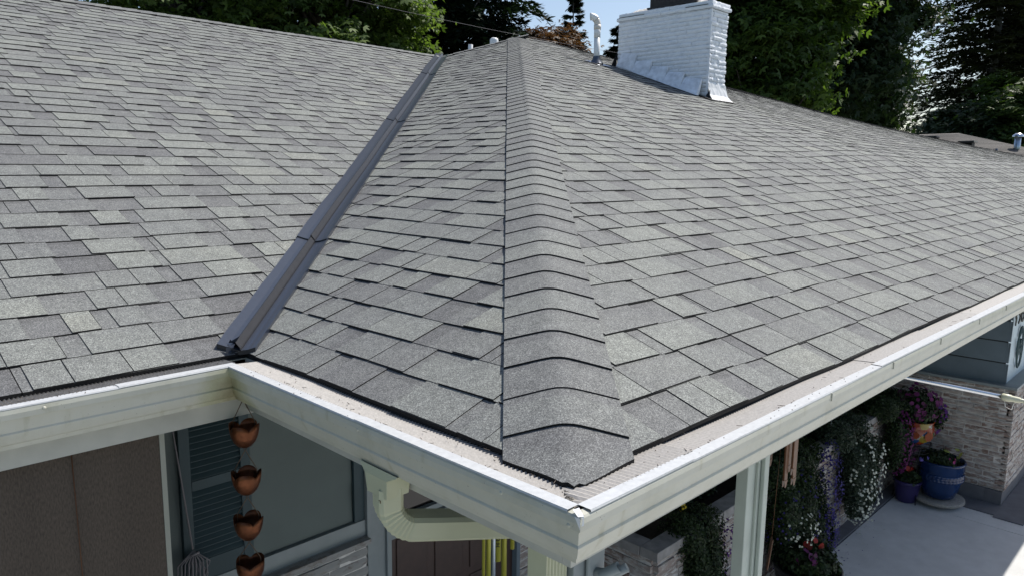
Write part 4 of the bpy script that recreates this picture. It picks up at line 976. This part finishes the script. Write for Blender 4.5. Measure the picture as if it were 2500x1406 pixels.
for (an, zz, rr_) in ((-2.15,.115,.052),(-1.2,.12,.035),(-2.9,.12,.04)):
    b = MB(); cx_ = PT[0]+.168*math.cos(an); cy_ = PT[1]+.168*math.sin(an); n_ = Vector((math.cos(an),math.sin(an),0)); e1_ = Vector((-n_.y,n_.x,0)); 
    b.face([Vector((cx_,cy_,PT[2]+zz))+n_*(.004-.02*(q_/rr_ if False else 0))+e1_*rr_*(1 if k%2 else .8)*math.cos(k*math.pi/8)+Vector((0,0,1))*rr_*(1 if k%2 else .8)*math.sin(k*math.pi/8) for k in range(16)], .5); part(b, 'painted_flower', 'fl_orange', t)
trail('petunia_bush', 'mound of magenta and purple petunias in the painted pot', 'plant', (PT[0],PT[1],PT[2]+.23), [(PT[0],PT[1]+.03,PT[2]+.38,.24,.22,.16,3),(PT[0]+.16,PT[1]-.14,PT[2]+.27,.08,.08,.12,.5)], 4200, 'leaf_plant',
      [('fl_magenta',75,.045,[(PT[0],PT[1],PT[2]+.42,.22,.20,.15,1)]),('fl_purple',34,.04,[(PT[0]+.17,PT[1]-.15,PT[2]+.25,.07,.07,.13,1)])], 209, .026)
# pinwheel star on a stake
t = thing('garden_pinwheel', 'small silver star pinwheel on a stake among the planter plants', 'garden ornament', (5.35,1.45,-1.72)); b = MB()
b.tube([(5.35,1.45,-1.72),(5.35,1.45,-1.40)], .003, 5); part(b, 'stake', 'steel', t); b = MB()
for k in range(8):
    an = k*math.pi/4; d_ = Vector((math.cos(an)*.6,-math.cos(an)*.6,math.sin(an))); q_ = Vector((-math.sin(an)*.6,math.sin(an)*.6,math.cos(an)))
    c_ = Vector((5.345,1.44,-1.40)); b.face([c_, c_+d_*.025+q_*.005, c_+d_*.06, c_+d_*.025-q_*.005], .5)
part(b, 'star', 'fl_white', t)

# ------------------------------------------------------------------ hanging things
# rain chain of copper tulip cups
t = thing('rain_chain', 'rain chain of copper tulip cups hanging at the inner gutter corner', 'rain chain', (-.045,1.46,-.14))
zc_ = [-.275,-.452,-.624,-.790,-.955]
for i, z in enumerate(zc_):
    b = MB(); np_ = 4; rot = i*.35+(.9 if i == 0 else .2)
    nn = 48; prof = [(.006,0),(.024,.008),(.038,.025),(.047,.048),(.051,.072),(.052,.092)]
    rows = []
    for j, (r_, z_) in enumerate(prof):
        row_ = []
        for k in range(nn):
            an = 2*math.pi*k/nn; lobe = abs(math.cos((an+rot)*np_/2)); hh_ = z_ - (j/5)**3*.026*(1-lobe**.5); rr_ = r_*(1-.10*(j/5)**2*(1-lobe)**2)
            row_.append((-.045+rr_*math.cos(an), 1.46+rr_*math.sin(an), z+hh_-.045))
        rows.append(row_)
    b.grid(rows, .5, True, True)
    cup = part(b, 'cup', 'copper', t); so_ = cup.modifiers.new('solid','SOLIDIFY'); so_.thickness = .0012
    b = MB(); zt_ = z+.045; zn_ = (zc_[i-1]-.045) if i else -.135
    for sgn in (-1,1):
        e_ = Vector((.7,-.7,0))*sgn; c_ = Vector((-.045,1.46,0))
        b.tube([c_+e_*.040+Vector((0,0,z+.0)), c_+e_*.038+Vector((0,0,z+.055)), c_+e_*.002+Vector((0,0,zn_-.012)), c_+e_*.006+Vector((0,0,zn_+.004))], .0016, 6)
    part(b, 'link', 'wire', t)
# sun screen with its cord
t = thing('sun_screen', 'brown woven roll down sun screen hanging under the left eave', 'screen', (-1.4,1.60,-.19)); b = MB()
b.box((-3.2,1.598,-2.3), (-.285,1.602,-.186)); part(b, 'fabric', 'screen_fabric', t)
b = MB(); b.box((-.2848,1.595,-2.3), (-.268,1.605,-.186)); part(b, 'hem', 'screen_hem', t)
b = MB(); b.tube([(-.555,1.59,-.186),(-.55,1.59,-.8),(-.552,1.59,-2.3)], .0016, 5); part(b, 'pull_cord', 'bamboo', t)
b = MB(); b.tube([(-.10,2.03,-.19),(-.06,2.04,-.55),(-.02,2.045,-.94)], .0035, 6)
for k in range(9):
    q_ = (k-4)*.008; L_ = .15+.05*math.sin(k*2.1); b.tube([(-.02,2.04,-.945),(-.02+q_*1.8-.012,2.035-.002*k,-.99),(-.02+q_*2.0-.014,2.03,-.95-L_),(-.02+q_*.8,2.03,-.98-L_),(-.02+q_*1.5+.018,2.035,-.95-L_*.6),(-.018,2.04,-.95)], .0032, 5)
b.tube([(-.035,2.03,-.96),(0.0,2.03,-.955)], .006, 6)
o = b.build('coiled_cord', 'cord'); tag(o, 'pale blind cord looped over a cleat on the teal shutter', 'cord')
# letter chimes
t = thing('letter_chime', 'wind chime of yellow and silver tubes with black letters behind the short gutter', 'wind chime', (.66,.90,-.20))
xs_ = [(.590,.90,-.83,.008,'chime_yellow'),(.620,.905,-1.0,.012,'chime_yellow'),(.642,.90,-1.0,.009,'chime_silver'),(.664,.90,-.80,.015,'chime_yellow'),(.668,.93,-1.0,.014,'chime_navy'),(.712,.915,-1.0,.014,'chime_yellow'),(.742,.90,-.78,.011,'chime_yellow')]
for x_, y_, zb_, r_, m_ in xs_:
    b = MB(); b.tube([(x_,y_,zb_),(x_,y_,-.27)], r_*.8, 12, caps=True); part(b, 'tube', m_, t)
b = MB(); b.lathe([(.001,-.24),(.10,-.24),(.10,-.225),(.001,-.22)], (.648,.915,0), 20)
for k in range(4): b.tube([(.648+.08*math.cos(k*1.57),.915+.08*math.sin(k*1.57),-.23),(.648,.915,-.17)], .0012, 4)
part(b, 'top_ring', 'bamboo', t)
def text(word, loc, size, xdir, updir, parent, m, name='lettering', ext=.0008, align='LEFT'):
    cu = bpy.data.curves.new(name, 'FONT'); cu.body = word; cu.size = size; cu.extrude = ext; cu.align_x = align
    tmp = bpy.data.objects.new(name, cu); COL.objects.link(tmp); dg = bpy.context.evaluated_depsgraph_get(); me = bpy.data.meshes.new_from_object(tmp.evaluated_get(dg))
    bpy.data.objects.remove(tmp); X_ = Vector(xdir).normalized(); Y_ = Vector(updir).normalized(); Z_ = X_.cross(Y_)
    Mx = Matrix((X_,Y_,Z_)).transposed().to_4x4(); Mx.translation = Vector(loc); me.transform(Mx); me.transform(Matrix.Translation(-Vector(parent.location)))
    me.materials.clear(); me.materials.append(MATS[m]); o = bpy.data.objects.new(name, me); COL.objects.link(o); o.parent = parent; return o
cs_ = Vector((.70,-.71,0))
text('H O P E', (.664+.0055-.0095,.90-.0055-.0095,-.740), .024, (0,0,1), (-.7,.71,0), t, 'ink')
text('L O V E', (.742+.004-.0075,.90-.004-.0075,-.735), .018, (0,0,1), (-.7,.71,0), t, 'ink')
# wooden chime beyond the post
t = thing('bamboo_chime', 'wooden slat wind chime hanging between post and planter', 'wind chime', (2.65,.70,-.17)); b = MB()
for k, (dx, dy, zb_) in enumerate(((-.10,.04,-.98),(-.06,-.05,-1.02),(-.01,-.07,-.96),(.05,-.05,-1.04),(.09,.0,-.99),(.0,.07,-.95))):
    x_, y_ = 2.66+dx, .70+dy; b.box((x_-.020,y_-.006,zb_+.04), (x_+.020,y_+.006,-.45)); b.face([(x_-.020,y_-.007,zb_+.04),(x_+.020,y_-.007,zb_+.04),(x_+.004,y_-.007,zb_),(x_-.012,y_-.007,zb_)][::-1], .5); b.face([(x_-.020,y_+.007,zb_+.04),(x_+.020,y_+.007,zb_+.04),(x_+.004,y_+.007,zb_),(x_-.012,y_+.007,zb_)], .5)
part(b, 'slat', 'bamboo', t, bev=.003)
b = MB(); b.lathe([(.001,-.43),(.13,-.43),(.13,-.415),(.001,-.41)], (2.66,.70,0), 20); b.tube([(2.66,.70,-.42),(2.66,.70,-.17)], .002, 4); b.tube([(2.66,.70,-.42),(2.60,.70,-1.34)], .0012, 4); part(b, 'top_ring', 'bamboo', t)
b = MB(); Mx = Matrix.Translation((2.585,.70,-1.42)) @ Matrix.Rotation(.25,4,'Y') @ Matrix.Rotation(.5,4,'Z'); b.box((-.040,-.004,-.085), (.040,.004,.085), m=Mx); part(b, 'sail', 'bamboo', t, bev=.01)
# pole with cream fittings
u_ = 3.3
t = thing('flag_pole', 'silver pole with cream end fitting reaching out over the patio', 'pole', (u_,.1,-.47))
zc0 = -.465
def ply(y): return zc0+.030*(y-.15)
b = MB(); b.tube([(u_,1.9,ply(.9)),(u_,-.17,ply(-.17))], .0105, 14); part(b, 'shaft', 'steel', t)
b = MB(); 
def ringset(lst): b.tube([(u_,y_,ply(y_)) for y_, r_ in lst], [r_ for y_, r_ in lst], 18)
ringset([(-.165,.016),(-.170,.019),(-.205,.019),(-.208,.016),(-.245,.015),(-.25,.011),(-.285,.0105),(-.29,.018),(-.30,.023),(-.33,.024),(-.37,.022),(-.42,.024),(-.5,.02)])
part(b, 'end_fitting', 'cream', t)
b = MB(); b.tube([(u_-.0,-.18,ply(-.18)-.018),(u_,-.185,ply(-.18)-.05),(u_,-.215,ply(-.18)-.06),(u_,-.222,ply(-.18)-.02)], .0018, 5); part(b, 'wire_clip', 'pvc_white', t)
# flag bracket on the corner post
t = thing('flag_bracket', 'white metal pole bracket with open tube screwed to the corner post', 'bracket', (.20,.10,-.30)); b = MB()
b.box((.175,.086,-.40), (.243,.098,-.235)); part(b, 'plate', 'trim', t, bev=.006)
b = MB(); b.tube([(.205,.088,-.33),(.225,.045,-.325),(.245,.02,-.305)], .012, 10); b.tube([(.20,.05,-.345),(.235,.055,-.345)], .010, 10); part(b, 'arm', 'trim', t)
b = MB(); rows = []
ax_ = Vector((.35,-.72,.60)).normalized(); c0_ = Vector((.208,.072,-.335)); x_ = ax_.cross(Vector((0,0,1))).normalized(); y_ = x_.cross(ax_)
for d_, r_ in ((0,.0135),(.055,.0135),(.055,.0105),(.01,.0105)): rows.append([c0_+ax_*d_+r_*(math.cos(k*math.pi/10)*x_+math.sin(k*math.pi/10)*y_) for k in range(20)])
b.grid(rows, .5, True, True); part(b, 'socket', 'trim', t)
b = MB(); b.tube([(.262,.16,-.17),(.268,.13,-.25),(.262,.12,-.40),(.255,.13,-.7)], .0018, 5); o = b.build('thin_wire', 'cable'); tag(o, 'thin dark wire hanging beside the corner post', 'wire')
# wall plaque and house number
t = thing('wall_plaque', 'oval wrought iron wall plaque on the pale siding', 'wall ornament', (7.80,.54,-1.05)); b = MB()
N_ = 40; b.tube([(7.80+.115*math.cos(2*math.pi*k/N_), .54, -1.06+.21*math.sin(2*math.pi*k/N_)) for k in range(N_+1)], .010, 6)
for k in range(5):
    an = k*.9; b.tube([(7.80+(.03+.012*q)*math.cos(an+q*.6), .54, -1.06+.18*math.sin(an*1.7)+(.02+.008*q)*math.sin(an+q*.8)) for q in range(8)], .008, 5)
b.tube([(7.72,.54,-1.20),(7.76,.54,-1.05),(7.80,.54,-.98),(7.84,.54,-1.05),(7.88,.54,-1.2)], .009, 5); b.tube([(7.71,.54,-1.0),(7.80,.54,-1.12),(7.89,.54,-1.0)], .009, 5)
part(b, 'scrollwork', 'plaque', t)
t = thing('house_number', 'dark house number digits above the oval plaque', 'house number', (7.45,.54,-.77))
text('196', (7.43,.548,-.80), .30, (1,0,0), (0,0,1), t, 'ink', 'digit', .004)

# fallen petals under the planter
ng = np.random.default_rng(77)
def litter(nm, n, cx, cy, rx, ry, m, lb):
    c = np.stack([cx+ng.normal(0,rx,n), cy-np.abs(ng.normal(0,ry,n)), np.full(n, GZ+.004)], 1)
    o = leafcloud(nm, c, rdir(n)*.25+np.array([0,0,1.]), rdir(n), .010*ng.uniform(.6,1.5,n), ng.uniform(0,1,n), 'petal', m, None); o['kind'] = 'stuff'; tag(o, lb, 'petals')
litter('fallen_petals', 110, 4.75, 1.27, .35, .12, 'fl_violet', 'violet petals fallen on the patio below the lobelia')
litter('fallen_petals', 45, 5.6, 1.27, .3, .10, 'fl_white', 'white petals fallen on the patio below the bacopa')
